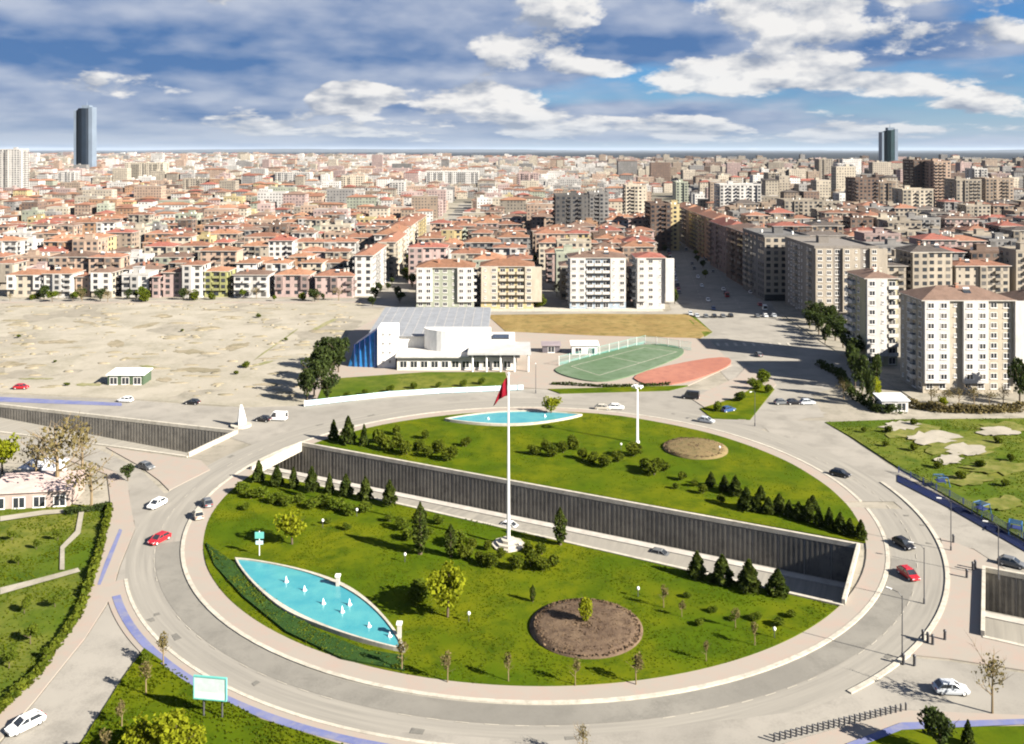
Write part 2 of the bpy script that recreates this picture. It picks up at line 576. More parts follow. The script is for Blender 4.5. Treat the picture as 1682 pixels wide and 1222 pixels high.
sheet('ground', [(-900, -60), (900, -60), (900, 1200), (-900, 1200)], -0.05, M['ground'], label='pale dusty ground under streets and lots')
BIG = 64000.0
sheet('town_terrain', [(-9000, -60), (-900, -60), (-900, 1200), (900, 1200), (900, -60), (9000, -60), (7200, 4300), (1500, 4500), (300, 6200), (-1200, 8500), (-3000, 12000), (-9000, 15000)], -0.10, M['town_ground'], holes=False, label='grey brown town ground between the distant blocks')
sheet('plain', [(-BIG, -2000), (BIG, -2000), (BIG, BIG), (-BIG, BIG)], -4.5, M['plain'], holes=True, label='flat plain reaching the horizon, coloured dark for cloud shade', inner=[(-8990, -50), (8990, -50), (7195, 4290), (1495, 4490), (295, 6190), (-1205, 8490), (-3005, 11990), (-8990, 14990)])

# roads
ZR = [0.0]
def road(poly, m='asphalt', label=None, name='road', **kw):
    ZR[0] += 0.004
    return sheet(name, poly, ZR[0], M[m], label=label, **kw)


BX = lambda y: 92 + (y - 390) * 0.145          # axis of the boulevard
road(px((-120, 640), (0, 647), (200, 656), (400, 671), (500, 668), (560, 690), (392, 711), (200, 690), (0, 669), (-120, 656)), label='pale service road along the far lip of the underpass')
road([(-20, 236), (-62, 214), (-95, 240), (-60, 252), (-20, 262), (28, 266), (68, 262), (84, 240), (60, 224), (30, 240)], label='wide road between roundabout and school fence')
road([(52, 232), (66, 262), (66, 300), (62, 340), (60, 380), (70, 395), (BX(420) - 24, 420), (BX(900) - 13, 900), (BX(900) + 13, 900), (BX(420) + 24, 420), (112, 372), (112, 330), (112, 296), (104, 272), (86, 258), (82, 236)], label='broad boulevard running away between the apartment blocks')
road(px((1240, 690), (1355, 691), (1400, 722), (1480, 778), (1570, 835), (1682, 905), (1800, 970), (1800, 1022), (1682, 955), (1600, 902), (1540, 885), (1440, 800), (1300, 740)), label='pale road sloping away from the roundabout towards the blue lane')
road(px((1380, 1080), (1490, 1080), (1560, 1086), (1682, 1106), (1800, 1118), (1800, 1190), (1682, 1172), (1480, 1166), (1270, 1217), (1150, 1260), (1100, 1180)), label='pale road joining the roundabout beside the near bollards')
road(px((-160, 700), (0, 715), (100, 726), (160, 737), (230, 770), (285, 826), (330, 830), (300, 930), (215, 850), (212, 806), (190, 775), (120, 748), (0, 738), (-160, 726)), label='narrow road passing the pink paved triangle')
road(px((330, 810), (300, 880), (250, 1010), (234, 1062), (200, 1112), (130, 1225), (70, 1320), (-80, 1320), (0, 1222), (60, 1150), (140, 1050), (182, 985), (198, 930), (222, 870), (216, 810)), label='pale street leaving the roundabout towards the bottom corner')
road(annulus(65.5, 74.5, 0, 360, 121), 'asphalt2', label='circular carriageway of the big roundabout')
road([(X, Y) for X, Y in [(-60, 40), (70, 40), (80, 112), (40, 113), (4, 106.5), (-30, 110), (-60, 92)]], label='road in front of the roundabout')
road([(17 - 5.5, 392), (17 + 5.5, 392), (17 + 5.5, 1180), (17 - 5.5, 1180)], label='shaded side street between two rows of blocks', holes=False)
road([(-67, 400), (-52, 400), (-52, 1180), (-67, 1180)], label='straight street running away beside the low houses', holes=False)
road([(-400, 416), (-67, 416), (-67, 424), (-400, 424)], label='street along the edge of the sandy lot', holes=False)
road([(-52, 382), (66, 382), (66, 391), (-52, 391)], label='street in front of the light blue and yellow blocks', holes=False)

# pavements, verges
ZP = [0.12]
def pave(poly, m='paving', name='pavement', label=None, skirt=0.2, **kw):
    ZP[0] += 0.003
    return sheet(name, poly, ZP[0], M[m], skirt=skirt, label=label, **kw)


pave(px((174, 735), (330, 757), (345, 772), (278, 806), (262, 790), (228, 765)), label='pink paved triangle beside the underpass')
pave(px((1545, 884), (1600, 904), (1682, 957), (1800, 1024), (1800, 1112), (1682, 1102), (1560, 1083), (1492, 1076), (1530, 1030), (1560, 950)), label='pink paved point around the eastern underpass opening')
pave(annulus(74.5, 77.6, 206, 262, 40), label='pink footway outside the roundabout')
pave(px((210, 795), (214, 830), (222, 868), (196, 930), (180, 985), (140, 1048), (58, 1150), (-4, 1222), (-90, 1320), (-160, 1320), (-50, 1210), (0, 1165), (60, 1110), (130, 1010), (148, 960), (165, 900), (182, 832), (176, 780), (100, 752), (100, 748), (190, 776)), label='pink footway between the park hedge and the street')
pave(px((1290, 1222), (1480, 1168), (1682, 1176), (1800, 1192), (1800, 1200), (1682, 1192), (1480, 1196), (1396, 1222), (1300, 1270), (1180, 1270)), label='pink footway behind the near bollards')
pave(px((575, 546), (640, 512), (800, 515), (1000, 545), (1165, 558), (1203, 600), (1130, 634), (900, 640), (860, 637), (700, 648), (505, 665), (506, 640), (542, 590)), label='paved yard around the school')
pave(px((1135, 655), (1210, 620), (1225, 604), (1262, 612), (1275, 632), (1248, 662), (1225, 690), (1185, 688)), label='paved traffic island below the boulevard')
pave([(-400, 412), (-67, 412), (-67, 416), (-400, 416)], label='narrow footway along the sandy lot', holes=False)
pave([(-50, 391), (66, 391), (66, 400), (-50, 400)], 'kerb', label='pale footway before the central blocks', holes=False)
pave([(113, 240), (240, 240), (240, 380), (116, 400), (113, 330)], 'ground', label='paved ground around the tall blocks', holes=False)

# lawns
ZL = [0.20]
def lawn(poly, m='lawn', name='lawn', label=None, grid=4.0, amp=0.18, **kw):
    ZL[0] += 0.003
    return sheet(name, poly, ZL[0], M[m], label=label, grid=grid, zf=bumpy(amp, 0.06) if amp else None, skirt=0.5, **kw)


pave(annulus(62.0, 65.2, 0, 360, 121), label='pink paved rim around the roundabout lawn')
sheet('kerb', annulus(65.1, 65.75, 0, 360, 121), 0.21, M['kerb'], skirt=0.25, label='white kerb around the roundabout rim')
sheet('kerb', annulus(74.2, 74.9, -58, 8, 40), 0.2, M['kerb'], skirt=0.25, label='white outer kerb on the pink paved point')
sheet('kerb', annulus(74.25, 74.75, 206, 262, 40), 0.19, M['kerb'], skirt=0.25, label='pale outer kerb by the pink footway')
FAR_ANG = [a for a in range(0, 361)]
def lawn_side(far):
    # island lawn on either side of the underpass
    pts = circ(*RC, 62.0, 180)
    def side(p): return (p[1] - 179.3) + 0.515 * (p[0] - 0) - (0 if far else 0)
    e0 = [(-54, 216.6), (64, 157.9)] if far else [(54, 137.2), (-60, 198.8)]
    keep = []
    for p in pts:
        a, b = Vector(e0[0]), Vector(e0[1])
        if (b - a).cross(Vector(p) - a) > 0.4: keep.append(p)
    k = max(range(len(keep)), key=lambda i: (Vector(keep[i]) - Vector(keep[i - 1])).length)
    keep = keep[k:] + keep[:k]
    return keep
LAWN_FAR, LAWN_NEAR = lawn_side(True), lawn_side(False)
lawn(LAWN_FAR, label='far half of the roundabout lawn')
lawn(LAWN_NEAR, label='near half of the roundabout lawn with the flag')
lawn(px((237, 1066), (330, 1132), (430, 1184), (560, 1226), (640, 1262), (640, 1330), (60, 1330), (134, 1222), (204, 1112)), label='triangular lawn with the billboard')
lawn(px((182, 834), (165, 900), (148, 960), (130, 1010), (60, 1110), (0, 1165), (-60, 1220), (-200, 1300), (-420, 1300), (-260, 860), (-60, 842), (0, 838), (100, 828)), 'rough_grass', label='park lawn with pale trodden paths')
lawn(px((1355, 694), (1480, 690), (1682, 688), (1860, 688), (1860, 990), (1682, 888), (1560, 818), (1480, 772), (1400, 720)), 'rough_grass', label='rough green slope beside the tall blocks')
lawn(px((1396, 1224), (1480, 1198), (1682, 1194), (1800, 1202), (1900, 1330), (1300, 1330)), label='lawn corner beside the blue lane')
lawn(px((560, 622), (700, 612), (830, 612), (836, 634), (700, 645), (520, 660), (528, 640)), 'rough_grass', label='grass strip before the school', amp=0.05)
lawn(px((800, 518), (960, 516), (1130, 517), (1168, 545), (1150, 556), (980, 552), (830, 545)), 'dry_grass', label='dry orange grass strip behind the school yard', amp=0.05)
lawn(px((1125, 520), (1140, 519), (1170, 546), (1158, 553)), 'rough_grass', label='green tip of the dry grass strip', amp=0.03, grid=2)
lawn(px((1150, 672), (1205, 655), (1250, 632), (1272, 640), (1232, 690), (1170, 688)), label='small lawn on the traffic island', amp=0.05)
lawn(px((900, 640), (1130, 634), (1100, 642), (920, 647)), label='thin verge behind the ring road', amp=0.0, grid=2)
sheet('sandy_lot', px((-160, 494), (620, 492), (640, 512), (575, 546), (542, 590), (506, 640), (500, 666), (400, 669), (200, 654), (0, 645), (-160, 638)), 0.05, M['sand'], grid=5, zf=bumpy(0.28, 0.05), skirt=0.6, label='bare sandy lot with low heaps and tyre tracks')
sheet('sports_field', rounded(px((905, 604), (1060, 562), (1145, 576), (1050, 616), (985, 632), (920, 618))), 0.47, M['turf'], skirt=0.3, label='green fenced sports field')
sheet('ball_court', rounded(px((1030, 616), (1190, 584), (1208, 600), (1130, 631), (1060, 636)), 2), 0.474, M['court'], skirt=0.3, label='red ball court beside the green field')

def lotmark(x, y, rx, ry, sl, seed, label, m):
    q_ = random.Random(seed)
    pl = []
    for a in range(20):
        c_, s_ = math.cos(a * .31416), math.sin(a * .31416)
        u = rx * c_ * q_.uniform(.8, 1.1); w_ = ry * s_ * q_.uniform(.5, 1.3)
        pl.append(G(x + u, y + w_ + sl * u))
    sheet('bare_patch', pl, 0.10 + seed * .002, M[m], grid=4, zf=bumpy(0.28, 0.05), label=label)
LOT = [(92, 562, 34, 3.2, 0, 'bed_sand', 'brown earth streak'), (310, 578, 26, 3.5, .02, 'bed_sand', 'brown earth streak'), (325, 608, 38, 4, .03, 'bed_sand', 'brown earth streak'), (270, 520, 16, 3, 0, 'bed_sand', 'brown earth streak'), (20, 598, 24, 4, 0, 'bed_sand', 'brown earth streak'),
       (455, 565, 40, 1.6, -.72, 'weeds', 'weedy line'), (430, 598, 22, 2, -.25, 'weeds', 'weedy line'), (150, 632, 26, 3, 0, 'weeds', 'weedy line'), (250, 604, 20, 2.5, .1, 'weeds', 'weedy line'), (240, 535, 22, 3, -.2, 'bed_sand', 'brown earth streak'),
       (390, 570, 20, 6, -.2, 'bed_sand', 'brown earth streak'), (190, 566, 14, 6, 0, 'bed_sand', 'brown earth streak'), (270, 625, 14, 4, 0, 'bed_sand', 'brown earth streak'), (350, 538, 12, 2.5, 0, 'bed_sand', 'brown earth streak'), (140, 530, 20, 2, .1, 'bed_sand', 'brown earth streak'), (530, 535, 24, 3, -.5, 'weeds', 'weedy line'), (60, 622, 30, 2, 0, 'weeds', 'weedy line'), (440, 632, 24, 2.2, .0, 'bed_sand', 'brown earth streak')]
M['weeds'] = ground_mat('thin_weeds', (0.16, 0.155, 0.075), (0.22, 0.20, 0.12), (0.10, 0.115, 0.04), 0.1, 0.4, 2.0)
for i_, (x, y, rx, ry, sl, m_, lb) in enumerate(sorted(LOT)):
    lotmark(x, y, rx, ry, sl, i_, '%s on the sandy lot' % lb, m_)

# painted lanes
sheet('blue_lane', annulus(75.7, 76.9, 210, 262, 40), 0.172, M['blue_lane'], label='faded blue cycle lane below the roundabout')
sheet('blue_lane', px((187, 984), (194, 984), (243, 1042), (236, 1044)), 0.03, M['blue_lane'], label='faded blue strip crossing the street mouth')
sheet('blue_lane', px((196, 870), (201, 872), (180, 926), (165, 962), (160, 962), (172, 926)), 0.16, M['blue_lane'], label='faded blue strip on the footway by the hedge')
sheet('blue_lane', px((-140, 649), (0, 652), (200, 662), (200, 667), (0, 660), (-140, 655)), 0.045, M['blue_lane'], label='faded blue lane along the sandy lot')
sheet('blue_lane', px((1474, 780), (1560, 822), (1682, 893), (1800, 960), (1800, 976), (1682, 906), (1556, 834), (1474, 792)), 0.17, M['navy_lane'], label='navy blue lane beside the rough slope')
sheet('blue_lane', px((1390, 1225), (1480, 1190), (1682, 1184), (1800, 1192), (1800, 1200), (1682, 1193), (1482, 1202), (1400, 1234)), 0.26, M['blue_lane'], label='blue lane in the near right corner')
for q, lab in ((px((0, 970), (60, 955), (128, 937), (132, 943), (62, 963), (0, 981)), 'pale path crossing the park'), (px((0, 852), (70, 842), (140, 838), (146, 843), (72, 849), (0, 860)), 'pale path along the top of the park'),
               (px((130, 843), (138, 844), (132, 880), (106, 905), (106, 940), (98, 940), (99, 902), (124, 876)), 'pale path branching down the park')):
    sheet('path', q, 0.46, M['sand'], label=lab)
M['weeds2'] = ground_mat('yellow_weeds', (0.10, 0.105, 0.022), (0.16, 0.15, 0.05), (0.055, 0.078, 0.010), 0.15, 0.5, 2.5)
def patch(x, y, rx, ry, seed, label, m='sand'):
    q_ = random.Random(seed)
    pl = [G(x + rx * q_.uniform(.55, 1.1) * math.cos(a * .2618), y + ry * q_.uniform(.55, 1.1) * math.sin(a * .2618)) for a in range(24)]
    sheet('bare_patch', pl, (0.50 if m == 'sand' else 0.40) + seed * .003, M[m], grid=2, zf=bumpy(0.14, 0.35), label=label)
for i_, (x, y, rx, ry, lb) in enumerate(((1478, 702, 36, 10, 'pale bare earth at the top of the rough slope'), (1530, 722, 50, 12, 'pale bare earth in the middle of the rough slope'), (1590, 742, 40, 12, 'pale stony ground low on the rough slope'), (1560, 758, 26, 9, 'small pale stony patch low on the rough slope'), (1640, 712, 40, 8, 'pale bare strip near the right frame edge'))):
    patch(x, y, rx, ry, i_ + 1, lb)
for i_, (x, y, rx, ry) in enumerate(((1500, 712, 70, 14), (1580, 735, 80, 20), (1640, 770, 60, 14), (1650, 705, 60, 10), (1590, 790, 50, 12), (1650, 830, 40, 14))):
    patch(x, y, rx, ry, 8 + i_, 'yellowish weeds on the rough slope', 'weeds2')


sheet('road', annulus(65.9, 69.8, 196, 338, 70), 0.058, ground_mat('newer_asphalt', (0.150, 0.142, 0.125), (0.182, 0.172, 0.150), (0.132, 0.125, 0.110), 0.05, 0.25, 3.0), label='darker newer asphalt on the inner lane of the ring')
q_ = random.Random(2)
M['repair'] = ground_mat('asphalt_repair', (0.125, 0.120, 0.106), (0.15, 0.142, 0.125), (0.11, 0.105, 0.095), 0.3, 1.0, 4.0)
for i_ in range(16):
    a_ = R(q_.choice([q_.uniform(-20, 60), q_.uniform(120, 330)])); r_ = q_.uniform(70.5, 73.2); w_ = q_.uniform(.006, .03)
    sheet('asphalt_repair', [(RC[0] + rr_ * math.cos(b_), RC[1] + rr_ * math.sin(b_)) for rr_, b_ in ((r_, a_), (r_ + q_.uniform(.5, 1.1), a_), (r_ + q_.uniform(.5, 1.1), a_ + w_), (r_, a_ + w_))], 0.062 + i_ * .001, M['repair'], label='dark asphalt repair on the ring road')


def markings():
    mb = MB()
    def dash(x0, y0, x1, y1, w):
        d = Vector((x1 - x0, y1 - y0)).normalized()
        n = Vector((-d.y, d.x)) * w
        mb.add([(x0 - n.x, y0 - n.y, 0.085), (x1 - n.x, y1 - n.y, 0.085), (x1 + n.x, y1 + n.y, 0.085), (x0 + n.x, y0 + n.y, 0.085)], [(0, 1, 2, 3)])
    for k in range(0, 360, 3):
        if any(abs((k - c + 180) % 360 - 180) < 14 for c in (150, -30)): pass
        a0, a1 = R(k), R(k + 1.4)
        for rr_ in ((70.0,) if mn.noise((k * .11, 0, 0)) > -.12 else ()):
            dash(RC[0] + rr_ * math.cos(a0), RC[1] + rr_ * math.sin(a0), RC[0] + rr_ * math.cos(a1), RC[1] + rr_ * math.sin(a1), 0.055)
    for y in range(400, 880, 9):
        for s in (-8, 8): dash(BX(y) + s, y, BX(y + 4) + s, y + 4, 0.1)
    for k in range(9):
        x, y = 74 + k * 3.2, 322
        dash(x, y, x + 0.5, y + 5, 0.5)
    o = link('lane_markings', mb.mesh('lane_markings', M['kerb']))
    tag(o, 'worn white lane dashes on the roads', None, None, 'structure')


markings()
mb = MB()
F4 = [Vector((*G(*p), .49)) for p in ((938, 604), (1058, 573), (1112, 580), (984, 619))]
for a, b in zip(F4, F4[1:] + F4[:1]):
    d = (b - a).normalized(); n = Vector((-d.y, d.x, 0)) * .12
    mb.add([tuple(a - n), tuple(b - n), tuple(b + n), tuple(a + n)], [(0, 1, 2, 3)])
a, b = (F4[0] + F4[1]) / 2, (F4[2] + F4[3]) / 2
d = (b - a).normalized(); n = Vector((-d.y, d.x, 0)) * .12
mb.add([(p.x, p.y, .492) for p in (a - n, b - n, b + n, a + n)], [(0, 1, 2, 3)])
tag(link('pitch_lines', mb.mesh('pitch_lines', M['kerb'])), 'white lines painted on the green sports field', None, None, 'structure')

# ------------------------------------------------------------------ underpass
FAR_LIP = [(-200, 265), (-139.8, 245.7), (-68, 222.5), (-50, 213.6), (61, 158.4), (78.5, 149.7), (150, 114)]
NEAR_LIP = [(-200, 247), (-150, 231), (-98.6, 214.2), (-74, 205.6), (-57, 196.8), (51, 138.4), (67.7, 129.4), (150, 85)]
def depth(x): return -6.4 if x > -78 else -6.4 + (-(x + 78)) * 7.0 / 122.0


def resample(poly, step):
    out = []
    for i in range(len(poly) - 1):
        a, b = Vector(poly[i]), Vector(poly[i + 1])
        n = max(1, round((b - a).length / step))
        for k in range(n): out.append(a.lerp(b, k / n))
    out.append(Vector(poly[-1]))
    return out


def underpass():
    mb = MB()
    fl, nl = resample(FAR_LIP, 4.6), resample(NEAR_LIP, 4.6)
    vs = [(p.x, p.y, depth(p.x)) for p in fl]
    ws = [(p.x, p.y, depth(p.x)) for p in nl]
    i = j = 0
    b = len(vs)
    fs = []
    while i < len(vs) - 1 or j < len(ws) - 1:
        if j >= len(ws) - 1 or (i < len(vs) - 1 and vs[i + 1][0] < ws[j + 1][0]):
            fs.append((i, b + j, i + 1)); i += 1
        else:
            fs.append((i, b + j, b + j + 1)); j += 1
    mb.add(vs + ws, fs)
    o = link('road', mb.mesh('underpass_road', M['asphalt2']))
    tag(o, 'sunken road on the floor of the underpass', None, None, 'structure')
    # kerb and median along the floor
    for off, wid, hh, nm, lab in ((0.08, 0.9, 0.18, 'kerb', 'pale kerb at the foot of the underpass wall'), (0.5, 0.35, 0.8, 'median_barrier', 'low concrete barrier in the middle of the underpass road')):
        mb = MB()
        for x0, x1 in [(x, x + 5.0) for x in np.arange(-72, 146, 5.0)]:
            def P(x):
                def yl(lip):
                    for q in range(len(lip) - 1):
                        if lip[q][0] <= x <= lip[q + 1][0]:
                            return lip[q][1] + (lip[q + 1][1] - lip[q][1]) * (x - lip[q][0]) / (lip[q + 1][0] - lip[q][0])
                return Vector((x, yl(FAR_LIP) * (1 - off) + yl(NEAR_LIP) * off, -6.4))
            a, c = P(x0), P(x1)
            d = (c - a).normalized()
            n = Vector((-d.y, d.x, 0)) * wid
            vs = [a - n, c - n, c + n, a + n]
            mb.add([tuple(p) for p in vs] + [(p.x, p.y, p.z + hh) for p in vs], [(4, 5, 6, 7), (0, 1, 5, 4), (2, 3, 7, 6)])
        o = link(nm, mb.mesh(nm, M['concrete']))
        if nm == 'kerb': tag(o, lab, None, None, 'structure')
        else: tag(o, lab, 'barrier')
    # far and near retaining walls: each panel a piece of its own
    for lip, side, lab in ((FAR_LIP, 1, 'dark panelled retaining wall on the far side of the underpass'), (NEAR_LIP, -1, 'retaining wall on the near side of the underpass')):
        root = link('retaining_wall', None)
        tag(root, lab, 'wall')
        pts = resample(lip, 4.6)
        back = MB()
        for a, b_ in zip(pts[:-1], pts[1:]):
            d = (b_ - a)
            n = Vector((-d.y, d.x)).normalized() * side          # into the earth
            za, zb = depth(a.x), depth(b_.x)
            back.add([(a.x, a.y, za - .2), (b_.x, b_.y, zb - .2), (b_.x, b_.y, -0.02), (a.x, a.y, -0.02)], [(0, 1, 2, 3)])
            if side == -1 and not (-60 < a.x < 55 or a.x > 66): continue
            L = d.length
            u = d.normalized()
            p0 = a + u * 0.10; p1 = b_ - u * 0.10
            q = -n * 0.14
            vs = [(p0.x, p0.y, za), (p1.x, p1.y, zb), (p1.x, p1.y, -0.1), (p0.x, p0.y, -0.1)]
            vs += [(x + q.x, y + q.y, z) for x, y, z in vs]
            fs = [(4, 5, 6, 7), (0, 4, 7, 3), (1, 2, 6, 5), (3, 7, 6, 2)]
            me = MB(); me.add(vs, fs)
            for k_ in range(5):
                c0 = p0.lerp(p1, (k_ + .5) / 5) ; zc = za + (zb - za) * (k_ + .5) / 5
                r0, r1 = c0 - u * .16 + q, c0 + u * .16 + q
                q2 = -n * .035
                me.add([(r0.x, r0.y, zc), (r1.x, r1.y, zc), (r1.x, r1.y, -.2), (r0.x, r0.y, -.2), (r0.x + q2.x, r0.y + q2.y, zc), (r1.x + q2.x, r1.y + q2.y, zc), (r1.x + q2.x, r1.y + q2.y, -.2), (r0.x + q2.x, r0.y + q2.y, -.2)], fs)
            link('wall_panel', me.mesh('wall_panel', M['wall_panel']), root)
        link('backing_wall', back.mesh('backing_wall', M['concrete']), root)
        # parapet coping, left out over the bridges
        spans = [(-200, -68), (-50, 61), (78.5, 150)] if side == 1 else [(-200, -74), (-57, 51), (67.7, 150)]
        for s0, s1 in spans:
            mb = MB()
            seg = [p for p in pts if s0 - .5 <= p.x <= s1 + .5]
            for a, b_ in zip(seg[:-1], seg[1:]):
                d = b_ - a
                n = Vector((-d.y, d.x)).normalized() * side
                for (o0, o1, z0, z1) in ((-0.2, 0.45, -0.05, 0.75 if side == 1 else 0.22),):
                    vs = [a + n * o0, b_ + n * o0, b_ + n * o1, a + n * o1]
                    mb.add([(p.x, p.y, z0) for p in vs] + [(p.x, p.y, z1) for p in vs], [(4, 5, 6, 7), (0, 1, 5, 4), (2, 3, 7, 6), (1, 2, 6, 5), (3, 0, 4, 7), (0, 3, 2, 1)])
            link('coping', mb.mesh('coping', M['kerb']), root)
    # bridges carrying the ring
    for quad, lab in (([(-68, 222.5), (-50, 213.6), (-57, 196.8), (-74, 205.6)], 'western bridge carrying the ring road over the underpass'), ([(61, 158.4), (78.5, 149.7), (67.7, 129.4), (51, 138.4)], 'eastern bridge carrying the ring road over the underpass')):
        root = link('bridge', None)
        tag(root, lab, 'bridge')
        mb = MB()
        mb.add([(x, y, -0.08) for x, y in quad] + [(x, y, -1.4) for x, y in quad], [(4, 5, 6, 7), (0, 1, 5, 4), (1, 2, 6, 5), (2, 3, 7, 6), (3, 0, 4, 7), (0, 3, 2, 1)])
        link('deck', mb.mesh('deck', M['concrete']), root)
        for a, b_ in ((quad[0], quad[3]), (quad[1], quad[2])):
            mb = MB()
            a, b_ = Vector(a), Vector(b_)
            d = (b_ - a).normalized(); n = Vector((-d.y, d.x)) * 0.25
            vs = [a - n, b_ - n, b_ + n, a + n]
            mb.add([(p.x, p.y, -1.3) for p in vs] + [(p.x, p.y, 0.95) for p in vs], [(4, 5, 6, 7), (0, 1, 5, 4), (1, 2, 6, 5), (2, 3, 7, 6), (3, 0, 4, 7), (0, 3, 2, 1)])
            link('parapet', mb.mesh('parapet', M['kerb']), root)
        # abutment shade wall under the middle so the passage is a closed tunnel with two mouths
        for a, b_ in ((quad[0], quad[1]), (quad[3], quad[2])):
            pass


underpass()

# ------------------------------------------------------------------ buildings
OCC = []
def free(x0, x1, y0, y1, pad=1.0):
    for a, b, c, d in OCC:
        if x0 < b + pad and x1 > a - pad and y0 < d + pad and y1 > c - pad: return False
    return True


NUM = ['', 'one', 'two', 'three', 'four', 'five', 'six', 'seven', 'eight', 'nine', 'ten', 'eleven', 'twelve', 'thirteen', 'fourteen', 'fifteen', 'sixteen', 'seventeen', 'eighteen']
ORD = ['first', 'second', 'third', 'fourth', 'fifth', 'sixth', 'seventh', 'eighth', 'ninth', 'tenth', '11th', '12th', '13th', '14th', '15th', '16th', '17th', '18th', '19th', '20th', '21st', '22nd', '23rd', '24th', '25th', '26th', '27th', '28th', '29th', '30th']
_T = ['', '', 'twenty', 'thirty', 'forty', 'fifty', 'sixty', 'seventy']
_U = ['', 'first', 'second', 'third', 'fourth', 'fifth', 'sixth', 'seventh', 'eighth', 'ninth', 'tenth', 'eleventh', 'twelfth', 'thirteenth', 'fourteenth', 'fifteenth', 'sixteenth', 'seventeenth', 'eighteenth', 'nineteenth']
ORD = [(_U[n] if n < 20 else (_T[n // 10] + '-' + _U[n % 10] if n % 10 else _T[n // 10][:-1] + 'ieth')) for n in range(1, 80)]
WALLS = {'cream': (.47, .415, .33), 'white': (.55, .53, .50), 'peach': (.43, .315, .24), 'yellow': (.46, .375, .20), 'pink': (.42, .315, .29), 'orange': (.37, .225, .14), 'pale green': (.36, .38, .30), 'tan': (.30, .235, .18),
         'grey': (.25, .24, .23), 'brown': (.165, .115, .09), 'pale blue': (.33, .39, .45), 'beige': (.36, .315, .255), 'dark grey': (.12, .115, .11), 'lime': (.38, .38, .16)}
ROOFS = {'terracotta': (.215, .105, .068), 'orange tile': (.255, .130, .078), 'red': (.215, .078, .058), 'brown': (.145, .095, .072), 'grey': (.24, .23, .22), 'dark': (.085, .072, .064)}


def window_mesh(w, h, name, gl='glass'):
    mb = MB()
    f = 0.12
    mb.box(-w / 2, w / 2, -0.08, 0.02, 0, f, 1); mb.box(-w / 2, w / 2, -0.08, 0.02, h - f, h, 1)
    mb.box(-w / 2, -w / 2 + f, -0.078, 0.02, f, h - f, 1); mb.box(w / 2 - f, w / 2, -0.078, 0.02, f, h - f, 1)
    mb.box(-0.05, 0.05, -0.07, 0.02, f, h - f, 1)
    mb.box(-w / 2 - .1, w / 2 + .1, -0.2, 0.02, -0.1, -0.001, 1)
    mb.add([(-w / 2 + f, -0.03, f), (w / 2 - f, -0.03, f), (w / 2 - f, -0.03, h - f), (-w / 2 + f, -0.03, h - f)], [(0, 1, 2, 3)], 0)
    return mb.mesh(name, [M[gl], M['frame']])


WIN = {'w': window_mesh(1.9, 1.65, 'window'), 'd': window_mesh(2.3, 2.2, 'balcony_door'), 'n': window_mesh(0.8, 1.1, 'small_window')}
WIN2 = {'w': window_mesh(1.9, 1.65, 'window', 'curtain'), 'd': window_mesh(2.3, 2.2, 'balcony_door', 'curtain'), 'n': window_mesh(0.8, 1.1, 'small_window', 'curtain')}
WSZ = {'w': (1.9, 1.65, 0.85), 'd': (2.3, 2.2, 0.1), 'n': (0.8, 1.1, 1.2)}
_b = MB()
_b.box(-1.6, 1.6, -1.3, 0, -0.18, 0)
_b.box(-1.6, 1.6, -1.3, -1.18, 0.002, 1.0); _b.box(-1.6, -1.48, -1.178, 0, 0.002, 1.0); _b.box(1.48, 1.6, -1.178, 0, 0.002, 1.0)
BALC = _b.mesh('balcony', M['plaster'])


def hip(mb, w, d, z, over, hgt, t=0.28):
    x, y = w / 2 + over, d / 2 + over
    mb.box(-x, x, -y, y, z, z + t, 1)
    z += t
    x -= 0.05; y -= 0.05
    vs = [(-x, -y, z), (x, -y, z), (x, y, z), (-x, y, z)]
    if w >= d:
        k = max(x - y, 0.3)
        vs += [(-k, 0, z + hgt), (k, 0, z + hgt)]
        fs = [(0, 1, 5, 4), (2, 3, 4, 5), (1, 2, 5), (3, 0, 4)]
    else:
        k = y - x
        vs += [(0, -k, z + hgt), (0, k, z + hgt)]
        fs = [(0, 1, 4), (1, 2, 5, 4), (2, 3, 5), (3, 0, 4, 5)]
    mb.add(vs, fs, 0)


